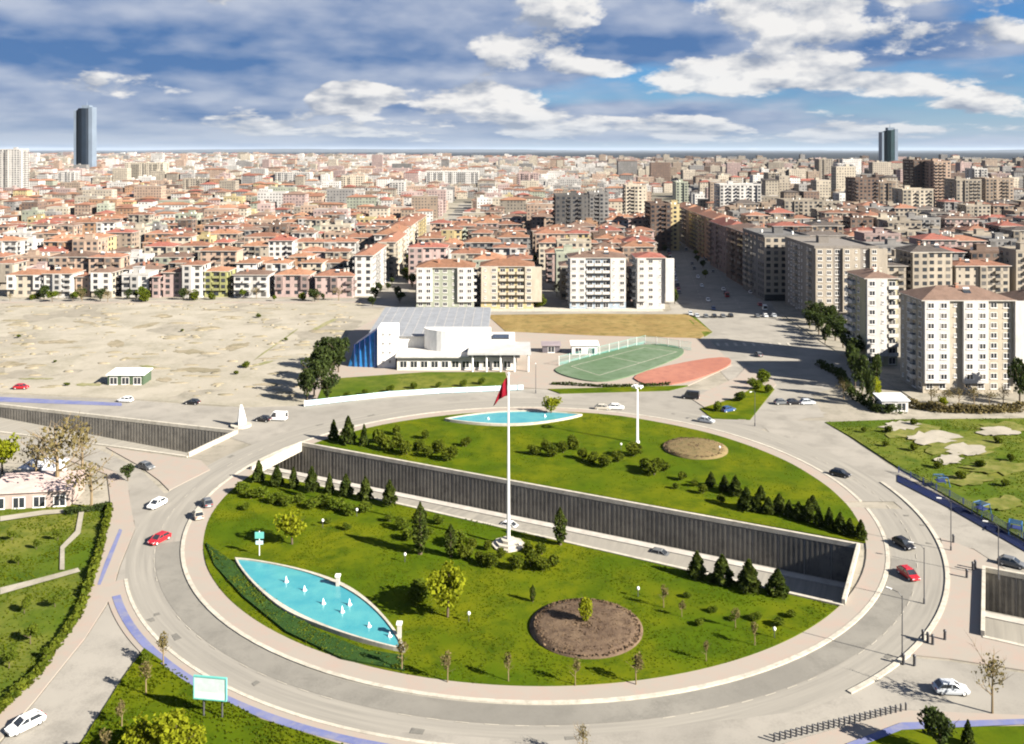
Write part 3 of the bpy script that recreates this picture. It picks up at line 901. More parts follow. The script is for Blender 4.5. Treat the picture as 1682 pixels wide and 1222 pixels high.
def building(cx, cy, w, d, fl, wc, rc, roof, label, cat='apartment block', name='apartment_building', group=None, rz=0.0, fh=3.05, near=1, seed=0, accent=None, projs=None, gf=True, balc=0.35, shop=False, occ=True):
    rr = random.Random(seed)
    z1 = fl * fh + 0.5
    root = link(name, None, loc=(cx, cy, 0), rz=rz)
    tag(root, label, cat, group)
    if occ: OCC.append((cx - w / 2, cx + w / 2, cy - d / 2, cy + d / 2))
    kk = rr.uniform(.8, 1.04)
    col = [c * kk * .79 for c in (WALLS[wc] if isinstance(wc, str) else wc)]
    mb = MB()
    mb.box(-w / 2, w / 2, -d / 2, d / 2, -0.15, z1)
    wob = link('wall', mb.mesh('wall', M['plaster']), root, color=col)
    faces = [(w, lambda u, o: (u, -d / 2 - o), 0.0), (d, lambda u, o: (w / 2 + o, u), math.pi / 2), (d, lambda u, o: (-w / 2 - o, -u), -math.pi / 2)]
    if near >= 2: faces.append((w, lambda u, o: (-u, d / 2 + o), math.pi))
    acol = [c * .77 for c in (WALLS[accent] if accent else col)]
    if accent is None and rr.random() < .4:
        kk = rr.uniform(.5, .85)
        acol = [c * kk for c in col]
    bw, bb = MB(), MB()
    proj = {}
    nb = max(2, int(w / 3.4))
    # projecting bays on the street front
    if projs is None:
        projs = rr.choice([[], [(0, 1)], [(0, 0), (nb - 1, nb - 1)], [(nb // 2, nb // 2)], [(0, nb // 2 - 1)]]) if w > 9 else []
    for a, b in projs:
        u0, u1 = -w / 2 + a * w / nb + 0.15, -w / 2 + (b + 1) * w / nb - 0.15
        if u1 - u0 < 1.5: continue
        mb = MB()
        mb.box(u0, u1, -d / 2 - 1.0, -d / 2 + 0.1, fh + .3 if gf else 0, z1 - 0.02)
        link('bay', mb.mesh('bay', M['plaster']), root, color=acol)
        for i in range(a, b + 1): proj[i] = 1.0
    for fi, (fw, at, ang) in enumerate(faces):
        n = max(1, int(fw / 3.4))
        kinds = []
        for i in range(n):
            t = 'w' if rr.random() > balc else 'd'
            if fi == 0 and i in proj: t = 'w'
            if rr.random() < .1: t = 'n'
            kinds.append(t)
        if fi: kinds = [k if rr.random() < .75 else None for k in kinds]
        ca, sa = math.cos(ang), math.sin(ang)
        for i in range(n):
            t = kinds[i]
            if t is None: continue
            ww, hh, sill = WSZ[t]
            u = -fw / 2 + (i + .5) * fw / n
            out = proj.get(i, 0.0) if fi == 0 else 0.0
            if fw / n < ww + .3: ww = fw / n - .4
            for k in range(fl):
                if k == 0 and fi == 0 and shop: continue
                z = 0.5 + k * fh + sill
                o = out if (k > 0 or not gf) else 0.0
                x, y = at(u, o)
                if near >= 2:
                    ob = link('window', (WIN if rr.random() < .68 else WIN2)[t], root, loc=(x, y, z), rz=ang)
                    if t == 'd' and k > 0:
                        link('balcony', BALC, root, loc=(x, y, 0.5 + k * fh), rz=ang, color=acol)
                else:
                    def T(px_, py_, pz_): return (x + px_ * ca - py_ * sa, y + px_ * sa + py_ * ca, pz_)
                    p = 0.06
                    vs = [T(-ww / 2, 0, z), T(ww / 2, 0, z), T(ww / 2, 0, z + hh), T(-ww / 2, 0, z + hh), T(-ww / 2, -p, z), T(ww / 2, -p, z), T(ww / 2, -p, z + hh), T(-ww / 2, -p, z + hh)]
                    bw.add(vs, [(4, 5, 6, 7), (0, 4, 7, 3), (1, 2, 6, 5), (3, 7, 6, 2), (0, 1, 5, 4)], 0 if rr.random() < .72 else 1)
                    if t == 'd' and k > 0:
                        zz = 0.5 + k * fh
                        hw = min(1.6, fw / n / 2 - .1)
                        vs = [T(-hw, 0, zz - .18), T(hw, 0, zz - .18), T(hw, 0, zz + .95), T(-hw, 0, zz + .95), T(-hw, -1.2, zz - .18), T(hw, -1.2, zz - .18), T(hw, -1.2, zz + .95), T(-hw, -1.2, zz + .95)]
                        bb.add(vs, [(4, 5, 6, 7), (0, 4, 7, 3), (1, 2, 6, 5), (0, 1, 5, 4)], 0)
    if near < 2:
        if bw.f: tag(link('window_rows', bw.mesh('window_rows', [M['glass'], M['curtain']]), root), kind='stuff')
        if bb.f: tag(link('balcony_rows', bb.mesh('balcony_rows', M['plaster']), root, color=acol), kind='stuff')
    if shop:
        mb = MB()
        mb.box(-w / 2 + .4, w / 2 - .4, -d / 2 - 0.05, -d / 2 + 0.1, 0.3, 2.9)
        link('shop_window', mb.mesh('shop_window', M['glass']), root)
        mb = MB()
        mb.box(-w / 2 - .1, w / 2 + .1, -d / 2 - 1.1, -d / 2 + 0.02, 3.05, 3.3)
        link('canopy', mb.mesh('canopy', M['plaster']), root, color=[c * .8 for c in col])
    kk = rr.uniform(.65, 1.08)
    rcol = [c * kk for c in ROOFS[rc]]
    mb = MB()
    if roof == 'hip':
        hgt = min(w, d) / 2 * rr.uniform(.26, .44)
        hip(mb, w, d, z1, 0.75, hgt)
        ro = link('roof', mb.mesh('roof', [M['tiles'], M['concrete']]), root, color=rcol)
        for k in range(rr.choice([1, 2, 2, 3])):
            mb = MB()
            x, y = rr.uniform(-.32, .32) * w, rr.uniform(-.25, .05) * d
            mb.box(x - .45, x + .45, y - .35, y + .35, z1 + .3, z1 + hgt + rr.uniform(.2, .9))
            mb.box(x - .55, x + .55, y - .45, y + .45, z1 + hgt + .92, z1 + hgt + 1.05)
            link('chimney', mb.mesh('chimney', M['plaster']), ro, color=rr.choice([(.4, .36, .3), (.3, .14, .09), (.5, .47, .42)]))
        if rr.random() < .45 and w > 9:
            # solar water heater on the sunny slope
            mb = MB()
            x = rr.uniform(-.25, .25) * w
            Mx = Matrix.Translation((x, -d * .26, z1 + hgt * .55)) @ Matrix.Rotation(R(35), 4, 'X')
            mb.box(-1.1, 1.1, -.9, .9, 0.15, 0.3, 0, Mx)
            mb.box(-.9, .9, .95, 1.5, 0.3, 0.85, 1, Mx)
            link('solar_heater', mb.mesh('solar_heater', [M['glass'], M['white']]), root)
    else:
        p = .22
        mb.box(-w / 2 - .15, w / 2 + .15, -d / 2 - .15, d / 2 + .15, z1, z1 + .3, 0)
        for a in ((-w / 2 - .15, w / 2 + .15, -d / 2 - .15, -d / 2 + p), (-w / 2 - .15, w / 2 + .15, d / 2 - p, d / 2 + .15), (-w / 2 - .15, -w / 2 + p, -d / 2 + p, d / 2 - p), (w / 2 - p, w / 2 + .15, -d / 2 + p, d / 2 - p)):
            mb.box(*a, z1 + .3, z1 + 1.1, 0)
        ro = link('roof', mb.mesh('roof', M['plaster']), root, color=[c * .9 for c in col])
        sx, sy = rr.uniform(-.2, .2) * w, rr.uniform(-.1, .2) * d
        mb = MB()
        mb.box(sx - 2.2, sx + 2.2, sy - 1.8, sy + 1.8, z1 + .3, z1 + 3.2)
        mb.box(sx - 2.4, sx + 2.4, sy - 2, sy + 2, z1 + 3.201, z1 + 3.4)
        link('stair_head', mb.mesh('stair_head', M['plaster']), ro, color=[c * .85 for c in col])
        for k in range(rr.choice([1, 2, 3])):
            mb = MB()
            mb.lathe([(0.02, 0), (.6, 0), (.6, 1.5), (.02, 1.6)], 10, 0, rr.uniform(-.4, .4) * w * .8, rr.uniform(-.35, .1) * d)
            t = link('water_tank', mb.mesh('water_tank', M['metal']), ro, loc=(0, 0, z1 + .3))
    return root


def bpx(x0, x1, ytop, Y, d, wc, rc, roof, label, fh=3.05, **kw):
    """block whose street front stands at distance Y and spans photo columns x0..x1 with its eaves at ytop"""
    X0, X1 = (x0 - CX) * Y / FPX, (x1 - CX) * Y / FPX
    z = H - (ytop - HY) * Y / FPX
    fl = max(1, round((z - .5) / fh))
    return building((X0 + X1) / 2, Y + d / 2, X1 - X0, d, fl, wc, rc, roof, label, fh=(z - .5) / fl, **kw)


# tall blocks close by on the right
bpx(1516, 1664, 494, 259, 15, 'cream', 'brown', 'hip', 'big cream block with white bays closest to the rough green slope', near=2, seed=3, accent='white', projs=[(0, 1), (3, 4), (7, 8)], balc=.45)
bpx(1422, 1474, 458, 292, 16, (.50, .46, .30), 'brown', 'hip', 'slim pale yellow block with a sunlit end wall and dark side', near=2, seed=8, accent='white', projs=[(0, 1)], balc=.3)
bpx(1678, 1760, 500, 268, 16, 'beige', 'brown', 'hip', 'beige block cut by the frame edge behind dark trees', near=1, seed=9)
bpx(1338, 1442, 408, 372, 40, (.25, .225, .20), 'grey', 'flat', 'grey brown office block with a grid of beige balconies facing the junction', near=2, seed=11, accent='beige', projs=[(0, 1), (3, 4), (6, 7)], balc=.5, shop=True)
bpx(1255, 1330, 390, 418, 38, (.17, .165, .16), 'grey', 'flat', 'grey flat roofed block behind the office block on the boulevard', seed=12, accent='beige', shop=True)
bpx(1222, 1282, 382, 462, 38, 'brown', 'brown', 'hip', 'brown block with dark side wall on the boulevard', seed=13, shop=True)
bpx(1196, 1236, 374, 505, 46, (.26, .185, .165), 'red', 'hip', 'pink block with red roof on the sunny side of the boulevard', seed=14)
bpx(1172, 1212, 360, 556, 48, 'orange', 'terracotta', 'hip', 'orange ribbed block beside the boulevard with terracotta roof', seed=15, accent='yellow', projs=[(0, 0), (2, 2)])
bpx(1150, 1186, 352, 610, 50, 'tan', 'terracotta', 'hip', 'tan block with terracotta roof farther up the boulevard', seed=16, accent='yellow')
bpx(1128, 1160, 344, 664, 50, 'tan', 'orange tile', 'hip', 'tan block near the far end of the boulevard', seed=17)
bpx(1068, 1102, 336, 628, 26, 'brown', 'dark', 'flat', 'dark brown high block on the left kerb of the boulevard', seed=18, occ=True)
bpx(1102, 1116, 338, 629, 24, 'yellow', 'dark', 'flat', 'narrow yellow sunlit block attached to the dark brown one', seed=19)
# towers farther right and in the centre
TW = [(1405, 1444, 294, 800, 24, 'brown', 'dark brown high block beyond the red roofs'), (1444, 1472, 300, 802, 22, 'tan', 'tan high block attached to the dark brown one'),
      (1482, 1533, 312, 745, 20, 'cream', 'cream ribbed high block before the brown towers'), (1500, 1532, 264, 900, 24, 'brown', 'tall brown tower under the glass tower'),
      (1534, 1562, 266, 880, 22, 'peach', 'tall peach tower next to the tall brown one'), (1570, 1612, 296, 812, 22, 'beige', 'beige high block with narrow ribs and dark gaps'),
      (1618, 1665, 294, 830, 22, 'tan', 'tan twin of the beige ribbed high block'), (1600, 1622, 278, 1000, 20, 'white', 'white tower peeping over the beige blocks'),
      (1182, 1250, 304, 790, 22, 'white', 'broad white block with striped front in the middle distance'), (1288, 1352, 330, 700, 20, 'beige', 'low wide beige block with dark recess'),
      (912, 966, 322, 645, 24, 'dark grey', 'dark grey high block behind the red roofs'), (968, 1000, 318, 690, 20, 'grey', 'grey block beside the dark grey one'),
      (1028, 1062, 306, 800, 22, 'cream', 'slim cream block above the central roofs'), (1110, 1130, 300, 960, 20, 'pale green', 'slim pale green block in the distance'),
      (700, 786, 282, 1500, 26, 'white', 'long white slab on the far side of the red roofs'), (452, 508, 284, 1480, 24, 'white', 'white slab standing over the left red roofs'),
      (205, 268, 268, 1700, 30, 'cream', 'cream slab beside the glass tower'), (0, 32, 246, 1250, 24, 'white', 'tall white block at the left frame edge'),
      (-30, 0, 250, 1240, 26, 'grey', 'grey block cut by the left frame edge'), (1345, 1368, 262, 1500, 22, 'beige', 'thin beige tower in the far town'),
      (1376, 1402, 270, 1400, 22, 'white', 'thin white tower in the far town'), (1262, 1290, 285, 1150, 22, 'beige', 'beige tower behind the broad white block'),
      (560, 600, 290, 1350, 22, 'cream', 'cream slab in the far left town'), (300, 345, 294, 1300, 22, 'beige', 'beige slab in the far left town'), (95, 122, 282, 1600, 22, 'white', 'white slab left of the glass tower'),
      (850, 884, 285, 1400, 22, 'pink', 'pink slab above the centre roofs'), (640, 664, 300, 1200, 20, 'white', 'small white slab by the long street')]
for i, (a, b, t, Y, d, wc, lab) in enumerate(TW):
    bpx(a, b, t, Y, d, wc, 'grey', 'flat', lab, cat='tower block', name='tower_block', seed=40 + i, balc=.5, projs=[(0, 0), (2, 2)] if i % 2 else None)

# blocks facing the school across the dry grass
bpx(684, 778, 440, 397, 14, 'pale green', 'orange tile', 'hip', 'pale green block with orange roof facing the school', near=2, seed=21, accent='white', projs=[(0, 1), (5, 6)], balc=.5)
bpx(790, 876, 438, 397, 14, 'yellow', 'orange tile', 'hip', 'yellow block with orange roof facing the school', near=2, seed=22, accent='cream', projs=[(0, 1), (5, 6)], balc=.5)
bpx(936, 1028, 424, 397, 15, 'pale blue', 'brown', 'hip', 'pale blue block with mottled front facing the dry grass', near=2, seed=23, accent='white', projs=[(0, 1), (5, 6)], balc=.6)
bpx(1046, 1092, 424, 397, 15, 'white', 'red', 'hip', 'white block with dark middle strip on the boulevard corner', near=2, seed=24, accent='white', projs=[(0, 0), (3, 3)], balc=.3)
SIDE_CITY = [0]


def fill(district, x0f, x1f, y, yend, pitch, wr, dr, flr, walls, roofs, hipp, cat, name, group, where, limit, gap=(1.5, 5.0), seed=1):
    rr = random.Random(seed)
    row = 0
    n = 0
    while y < yend and n < limit:
        x = x1f(y)
        items = []
        x -= rr.uniform(0, 3)
        while x > x0f(y):
            w, d = rr.uniform(*wr), rr.uniform(*dr)
            if x - w < x0f(y) - 12: break
            yy = y + rr.uniform(-1.5, 1.5)
            if free(x - w, x, yy, yy + d, .5): items.append((x - w / 2, yy + d / 2, w, d))
            x -= w + (rr.uniform(*gap) if rr.random() < .75 else .3)
        items.sort()
        for i, (cx, cy, w, d) in enumerate(items):
            fl = rr.choice(flr)
            wc = rr.choice(walls); rc = rr.choice(roofs)
            rf = 'hip' if rr.random() < hipp else 'flat'
            rname = '%s roof' % rc if rf == 'hip' else 'flat roof'
            lab = '%s block, %s, %s from left in %s row %s' % (wc, rname, ORD[min(i, 29)], ORD[row], where)
            building(cx, cy, w, d, fl, wc, rc, rf, lab, cat, name, group, seed=rr.randrange(10 ** 6), rz=rr.uniform(-.03, .03))
            n += 1
        y += rr.uniform(*pitch)
        row += 1
    return y


LW = ['cream', 'white', 'peach', 'pink', 'cream', 'white', 'yellow', 'orange', 'tan', 'pale green', 'beige', 'peach', 'white', 'cream', 'pink', 'grey', 'brown', 'tan', 'beige', 'peach']
LR = ['terracotta', 'orange tile', 'terracotta', 'red', 'brown', 'orange tile']
# hand-placed front row of the low quarter
FR = [(12, 70, 452, 'cream', 'orange tile'), (72, 118, 450, 'white', 'orange tile'), (124, 148, 455, 'peach', 'terracotta'), (150, 184, 448, 'cream', 'brown'), (200, 244, 452, 'white', 'grey'), (250, 262, 455, 'pink', 'red'), (268, 298, 448, 'pink', 'terracotta'),
      (300, 332, 436, 'white', 'terracotta'), (336, 374, 446, 'lime', 'orange tile'), (384, 440, 452, 'white', 'brown'), (452, 508, 452, 'pink', 'orange tile'), (518, 580, 454, 'pink', 'terracotta')]
for i, (a, b, t, wc, rc) in enumerate(FR):
    bpx(a, b, t, 430 - (i % 2) * 2, 12, wc, rc, 'flat' if rc == 'grey' else 'hip', '%s house with %s roof, %s from left along the sandy lot' % (wc, rc, ORD[i]), cat='house', name='house', group='low houses beyond the sandy lot', seed=300 + i, near=1, accent='white' if i % 3 == 0 else None)
bpx(583, 612, 420, 432, 46, 'white', 'terracotta', 'hip', 'long white block showing its sunny side to the straight street', seed=331)
bpx(622, 650, 398, 492, 50, 'cream', 'terracotta', 'hip', 'second long cream block along the straight street', seed=332)
bpx(615, 655, 386, 548, 52, 'white', 'orange tile', 'hip', 'third long white block along the straight street', seed=333)
bpx(640, 674, 372, 610, 52, 'cream', 'terracotta', 'hip', 'fourth long cream block along the straight street', seed=334)
bpx(658, 689, 362, 672, 54, 'yellow', 'terracotta', 'hip', 'fifth long yellow block along the straight street', seed=335)
YL = fill('L', lambda y: -0.575 * y - 14, lambda y: -70, 456, 760, (24, 27), (10, 21), (10, 13), [3, 3, 4, 4, 5, 5, 6], LW, LR, .78, 'house', 'house', 'low houses beyond the sandy lot', 'behind the lot', 260, gap=(1.5, 7.0), seed=5)
YC = fill('C1', lambda y: -48, lambda y: 10, 419, 760, (24, 28), (12, 20), (11, 14), [4, 5, 5, 6], LW, LR, .92, 'apartment block', 'apartment_building', 'central blocks with tiled roofs', 'behind yellow block', 60, seed=6)
YC2 = fill('C2', lambda y: 24, lambda y: BX(y) - 27, 420, 760, (25, 29), (13, 20), (12, 15), [5, 5, 6, 6], LW + ['brown', 'grey'], LR + ['brown'], .85, 'apartment block', 'apartment_building', 'central blocks with tiled roofs', 'behind blue block', 60, seed=7)
RW = ['beige', 'tan', 'grey', 'beige', 'brown', 'cream', 'beige', 'pink', 'tan', 'grey', 'brown']
YR = fill('R', lambda y: BX(y) + 27, lambda y: 0.575 * y + 14, 398, 790, (25, 30), (14, 25), (13, 17), [5, 6, 6, 7, 8, 8], RW, ['brown', 'terracotta', 'red', 'dark', 'brown'], .6, 'apartment block', 'apartment_building', 'blocks right of the boulevard', 'beyond the boulevard', 130, seed=9)
print('fill ends', YL, YC, YC2, YR, 'buildings', len(OCC))


# ------------------------------------------------------------------ the rest of the town: too many and too far to tell apart
def town_mat(name):
    def f(nt, b):
        at = nt.nodes.new('ShaderNodeAttribute'); at.attribute_name = 'tone'
        uv = nt.nodes.new('ShaderNodeUVMap')
        sep = nt.nodes.new('ShaderNodeSeparateXYZ')
        nt.links.new(uv.outputs[0], sep.inputs[0])
        u, v = E(nt, sep.outputs[0]), E(nt, sep.outputs[1])
        fu = (u / 3.2).op('FRACT'); fv = (v / 3.1).op('FRACT')
        cell = nt.nodes.new('ShaderNodeTexWhiteNoise')
        cell.noise_dimensions = '3D'
        nt.links.new(comb(nt, (u / 3.2).op('FLOOR'), (v / 3.1).op('FLOOR'), 0.0), cell.inputs['Vector'])
        rnd = E(nt, cell.outputs[0])
        win = fu.op('GREATER_THAN', 0.28) * fu.op('LESS_THAN', 0.74) * fv.op('GREATER_THAN', 0.30) * fv.op('LESS_THAN', 0.80) * v.op('GREATER_THAN', 0.2) * rnd.op('GREATER_THAN', 0.12)
        geo = nt.nodes.new('ShaderNodeNewGeometry')
        n = noise(nt, geo.outputs['Position'], 0.06, 5, 0.7)
        rgb = nt.nodes.new('ShaderNodeCombineColor')
        fac = n.smooth(0.3, 0.7, 0.8, 1.08)
        for i in range(3): nt.links.new(fac.s, rgb.inputs[i])
        col = mixc(nt, 1.0, at.outputs['Color'], rgb.outputs[0], 'MULTIPLY')
        col = mixc(nt, win * 0.85, col, (0.035, 0.035, 0.04))
        nt.links.new(col, b.inputs['Base Color'])
    return mat(name, f, 0.85, 0.2)


def town():
    rr = random.Random(77)
    V, F, C, UV = [], [], [], []

    def put(cx, cy, w, d, h, wc, rc, hipr, rz):
        b = len(V)
        ca, sa = math.cos(rz), math.sin(rz)
        def T(x, y, z): return (cx + x * ca - y * sa, cy + x * sa + y * ca, z)
        x, y = w / 2, d / 2
        V.extend([T(-x, -y, -.2), T(x, -y, -.2), T(x, y, -.2), T(-x, y, -.2), T(-x, -y, h), T(x, -y, h), T(x, y, h), T(-x, y, h)])
        for (i, j, L) in ((0, 1, w), (1, 2, d), (2, 3, w), (3, 0, d)):
            F.append((b + i, b + j, b + j + 4, b + i + 4)); C.append(wc)
            o = rr.randrange(50) * 3.2
            UV.extend([(o, 0), (o + L, 0), (o + L, h), (o, h)])
        k = b + 8
        ov = .6
        X, Y_ = x + ov, y + ov
        if hipr:
            hh = min(w, d) * rr.uniform(.12, .19)
            V.extend([T(-X, -Y_, h), T(X, -Y_, h), T(X, Y_, h), T(-X, Y_, h)])
            e = max(x - y, .3) if w >= d else 0
            e2 = 0 if w >= d else y - x
            V.extend([T(-e, -e2, h + hh), T(e, e2, h + hh)])
            fs = [(0, 1, 5, 4), (2, 3, 4, 5), (1, 2, 5), (3, 0, 4)] if w >= d else [(0, 1, 4), (1, 2, 5, 4), (2, 3, 5), (3, 0, 4, 5)]
            for f in fs:
                F.append(tuple(k + i for i in f)); C.append(rc)
                UV.extend([(0, 0)] * len(f))
        else:
            V.extend([T(-x, -y, h), T(x, -y, h), T(x, y, h), T(-x, y, h)])
            V.extend([T(-x, -y, h + 1), T(x, -y, h + 1), T(x, y, h + 1), T(-x, y, h + 1)])
            for f in ((4, 5, 6, 7), (0, 1, 5, 4), (1, 2, 6, 5), (2, 3, 7, 6), (3, 0, 4, 7)):
                F.append(tuple(k + i for i in f)); C.append([c * .9 for c in wc] if f != (4, 5, 6, 7) else (.30, .28, .25))
                UV.extend([(0, 0)] * 4)
            # stair head
            q = len(V)
            sx, sy, s = rr.uniform(-.25, .25) * w, rr.uniform(-.2, .2) * d, 1.9
            V.extend([T(sx + a, sy + c, zz) for zz in (h + 1, h + 3.4) for a, c in ((-s, -s), (s, -s), (s, s), (-s, s))])
            for f in ((4, 5, 6, 7), (0, 1, 5, 4), (1, 2, 6, 5), (2, 3, 7, 6), (3, 0, 4, 7)):
                F.append(tuple(q + i for i in f)); C.append(wc); UV.extend([(0, 0)] * 4)

    n = 0
    y = 340.0
    while y < 11500:
        far = max(0.0, (y - 760) / 1000)
        pw = 19 + far * 5.0
        pd = 25 + far * 12.0
        half = 0.60 * y + 30
        x = -half
        while x < half:
            w = rr.uniform(.55, .95) * pw * (rr.uniform(1.3, 2.0) if rr.random() < .16 else 1)
            big = w > pw
            d = min(rr.uniform(11, 15) + far * 3, 40)
            cx, cy = x + w / 2, y + rr.uniform(-.15, .15) * pd
            x += w + (rr.uniform(1, 6) if rr.random() < .85 else rr.uniform(8, 16)) * (1 + far * .25)
            # streets, boulevard and the quarters already built house by house
            if cy < YL and cx < -62 and cy > 400: continue
            if cy < 430 and cx < 112: continue
            if cx > -62 and cx < 17 and cy < YC: continue
            if 17 <= cx < BX(cy) and cy < YC2: continue
            if cx >= BX(cy) and cy < YR: continue
            if cy < 420: continue
            if abs(cx + 60) < 12 + w / 2 and cy < 1300: continue
            if abs(cx - BX(cy)) < 22 + w / 2 and cy < 1500: continue
            if not free(cx - w / 2, cx + w / 2, cy - d / 2, cy + d / 2, 1.0): continue
            edge = float(np.interp(cx, [-4000, -1200, 300, 1500], [11500, 8200, 5700, 4250])) + 350 * mn.noise((cx * .0012, 3.3, 0))
            if cy > edge - 700 and rr.random() < .35: continue
            if cy > edge: continue
            zone = mn.noise((cx * .0016, cy * .0011, 7.7))
            right = cx > BX(min(cy, 1500)) - 10
            low = (cy < 1350 + 500 * zone) and not right
            if low:
                fl = rr.choice([3, 3, 4, 4, 5, 6]); hp = .74
            elif cy < 2500:
                fl = rr.choice([4, 5, 6, 7, 8, 9]) if zone > -.1 else rr.choice([3, 4, 5, 6]); hp = .42
                if right and rr.random() < .22: fl += rr.choice([3, 4, 5, 7])
            else:
                fl = rr.choice([4, 5, 6, 7, 8, 10]); hp = .3
                if rr.random() < .04: fl += rr.choice([4, 7])
            if big: fl += rr.choice([1, 2, 3]); hp *= .5
            h = fl * 3.1 + .4
            if low: wc = WALLS[rr.choice(LW)]
            elif right: wc = WALLS[rr.choice(RW + ['cream', 'white'])]
            else: wc = WALLS[rr.choice(['white', 'cream', 'white', 'pink', 'beige', 'peach', 'grey', 'white'])]
            k = rr.uniform(.50, .78)
            rc = ROOFS[rr.choice(LR if not right else ['brown', 'terracotta', 'red', 'dark'])]
            k2 = rr.uniform(.66, 1.1)
            put(cx, cy, w, d, h, [c * k for c in wc], [c * k2 for c in rc], rr.random() < hp, rr.uniform(-.06, .06) + .12 * mn.noise((cx * .004, cy * .004, 1.0)))
            n += 1
        y += pd * rr.uniform(.9, 1.1)
    me = bpy.data.meshes.new('distant_town')
    me.from_pydata(V, [], F)
    a = me.attributes.new('tone', 'FLOAT_COLOR', 'FACE')
    a.data.foreach_set('color', [c for t in C for c in (t[0], t[1], t[2], 1.0)])
    uv = me.uv_layers.new(name='UVMap')
    uv.data.foreach_set('uv', [c for t in UV for c in t])
    me.materials.append(town_mat('distant_town'))
    o = link('distant_town', me)
    tag(o, 'dense mass of pale blocks and tiled roofs spreading to the horizon', 'town', None, 'stuff')
    print('town', n, len(F))


town()


# ------------------------------------------------------------------ the two glass towers
def glass_tower(x, ytop, wpx, Y, label, body, side, h0=0.0, round_top=True, seed=0):
    X = (x - CX) * Y / FPX
    z = H - (ytop - HY) * Y / FPX
    w = wpx * Y / FPX / 2
    root = link('glass_tower', None, loc=(X, Y, 0))
    tag(root, label, 'tower')
    # lens plan: dark curved front between two pale edge piers
    prof = [(-w * .78, -w * .35), (-w * .4, -w * .72), (0, -w * .85), (w * .4, -w * .72), (w * .62, -w * .45), (w * .62, w * .5), (0, w * .85), (-w * .78, w * .5)]
    n = len(prof)
    floors = int(z / 4.2)
    fm = MB()
    top = [z - 3 - (6 if i in (0, 7) else 0) for i in range(n)]
    fm.add([(a, b, 0) for a, b in prof] + [(a, b, t) for (a, b), t in zip(prof, top)], [(i, (i + 1) % n, (i + 1) % n + n, i + n) for i in range(n)] + [tuple(range(n, 2 * n))])
    link('glass_front', fm.mesh('glass_front', body), root)
    bands = MB()
    for k in range(1, floors - 1):
        zz = k * z / floors
        for i in range(n):
            a, b = prof[i], prof[(i + 1) % n]
            s = 1.012
            bands.add([(a[0] * s, a[1] * s, zz), (b[0] * s, b[1] * s, zz), (b[0] * s, b[1] * s, zz + .5), (a[0] * s, a[1] * s, zz + .5)], [(0, 1, 2, 3)])
    tag(link('floor_bands', bands.mesh('floor_bands', M['band']), root), kind='stuff')
    for x0, x1, zt in ((-w, -w * .76, z - 8), (w * .6, w, z)):
        mb = MB()
        mb.box(x0, x1, -w * .55, w * .55, 0, zt)
        link('edge_pier', mb.mesh('edge_pier', side), root)
    mb = MB()
    mb.box(-w * .2, w * .63, -w * .4, w * .4, z - 3.05, z + 4)
    mb.tube([(w * .2, 0, z + 4), (w * .2, 0, z + 16)], [.8, .25], 6)
    link('crown_box', mb.mesh('crown_box', side), root)
    mb = MB()
    mb.box(-w * 1.8, w * 1.8, -w * 1.2, w * 1.2, -.1, 14)
    link('podium', mb.mesh('podium', M['white']), root)
    return root


M['band'] = flat('spandrel_band', (0.014, 0.018, 0.024), 0.6, 0.1)
DARKGLASS = flat('navy_curtain_wall', (0.005, 0.010, 0.018), 0.5, 0.12, 0.3, 0.05)
TEALGLASS = flat('teal_curtain_wall', (0.004, 0.018, 0.022), 0.5, 0.12, 0.3, 0.05)
PALEGLASS = flat('pale_curtain_wall', (0.12, 0.15, 0.19), 0.5, 0.2, 0.1, 0.05)
glass_tower(140, 176, 30, 2060, 'tall dark blue glass tower rising alone over the left of town', DARKGLASS, PALEGLASS)
glass_tower(1459, 212, 26, 2350, 'teal glass tower on the right part of the skyline', TEALGLASS, PALEGLASS)

# low hills at the horizon
def hills():
    rr = random.Random(4)
    mb = MB()
    N = 160
    vs, fs = [], []
    for i in range(N + 1):
        a = R(-60 + 120 * i / N)
        h = 60 + 120 * max(0, mn.noise((i * .09, 0.5, 0)) + .15) + 25 * mn.noise((i * .5, 2, 0))
        for k, (rad, hh) in enumerate(((50000, -4.4), (53000, h * .6), (56000, h), (60000, -4.4))):
            vs.append((rad * math.sin(a), rad * math.cos(a), hh))
    for i in range(N):
        for k in range(3):
            fs.append((i * 4 + k, i * 4 + 4 + k, i * 4 + 5 + k, i * 4 + k + 1))
    mb.add(vs, fs)
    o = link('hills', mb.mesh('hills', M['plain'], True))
    tag(o, 'low dark hills along the horizon', None, None, 'structure')


hills()

# ------------------------------------------------------------------ plants
def quads_cloud(rr, pts, size, up=0.3, flatten=1.0):
    V, F = [], []
    for (x, y, z, s) in pts:
        n = Vector((rr.gauss(0, 1), rr.gauss(0, 1), rr.gauss(0, 1) + up)).normalized()
        a = n.orthogonal().normalized()
        a.rotate(Matrix.Rotation(rr.uniform(0, 6.28), 3, n))
        b = n.cross(a)
        k = size * s * rr.uniform(.6, 1.3)
        c = Vector((x, y, z))
        i = len(V)
        for u, w in ((-1, -.6), (1, -.7), (.75, .6), (-.6, .75)):
            V.append(tuple(c + a * u * k + b * w * k * flatten))
        F.append((i, i + 1, i + 2, i + 3))
    return V, F


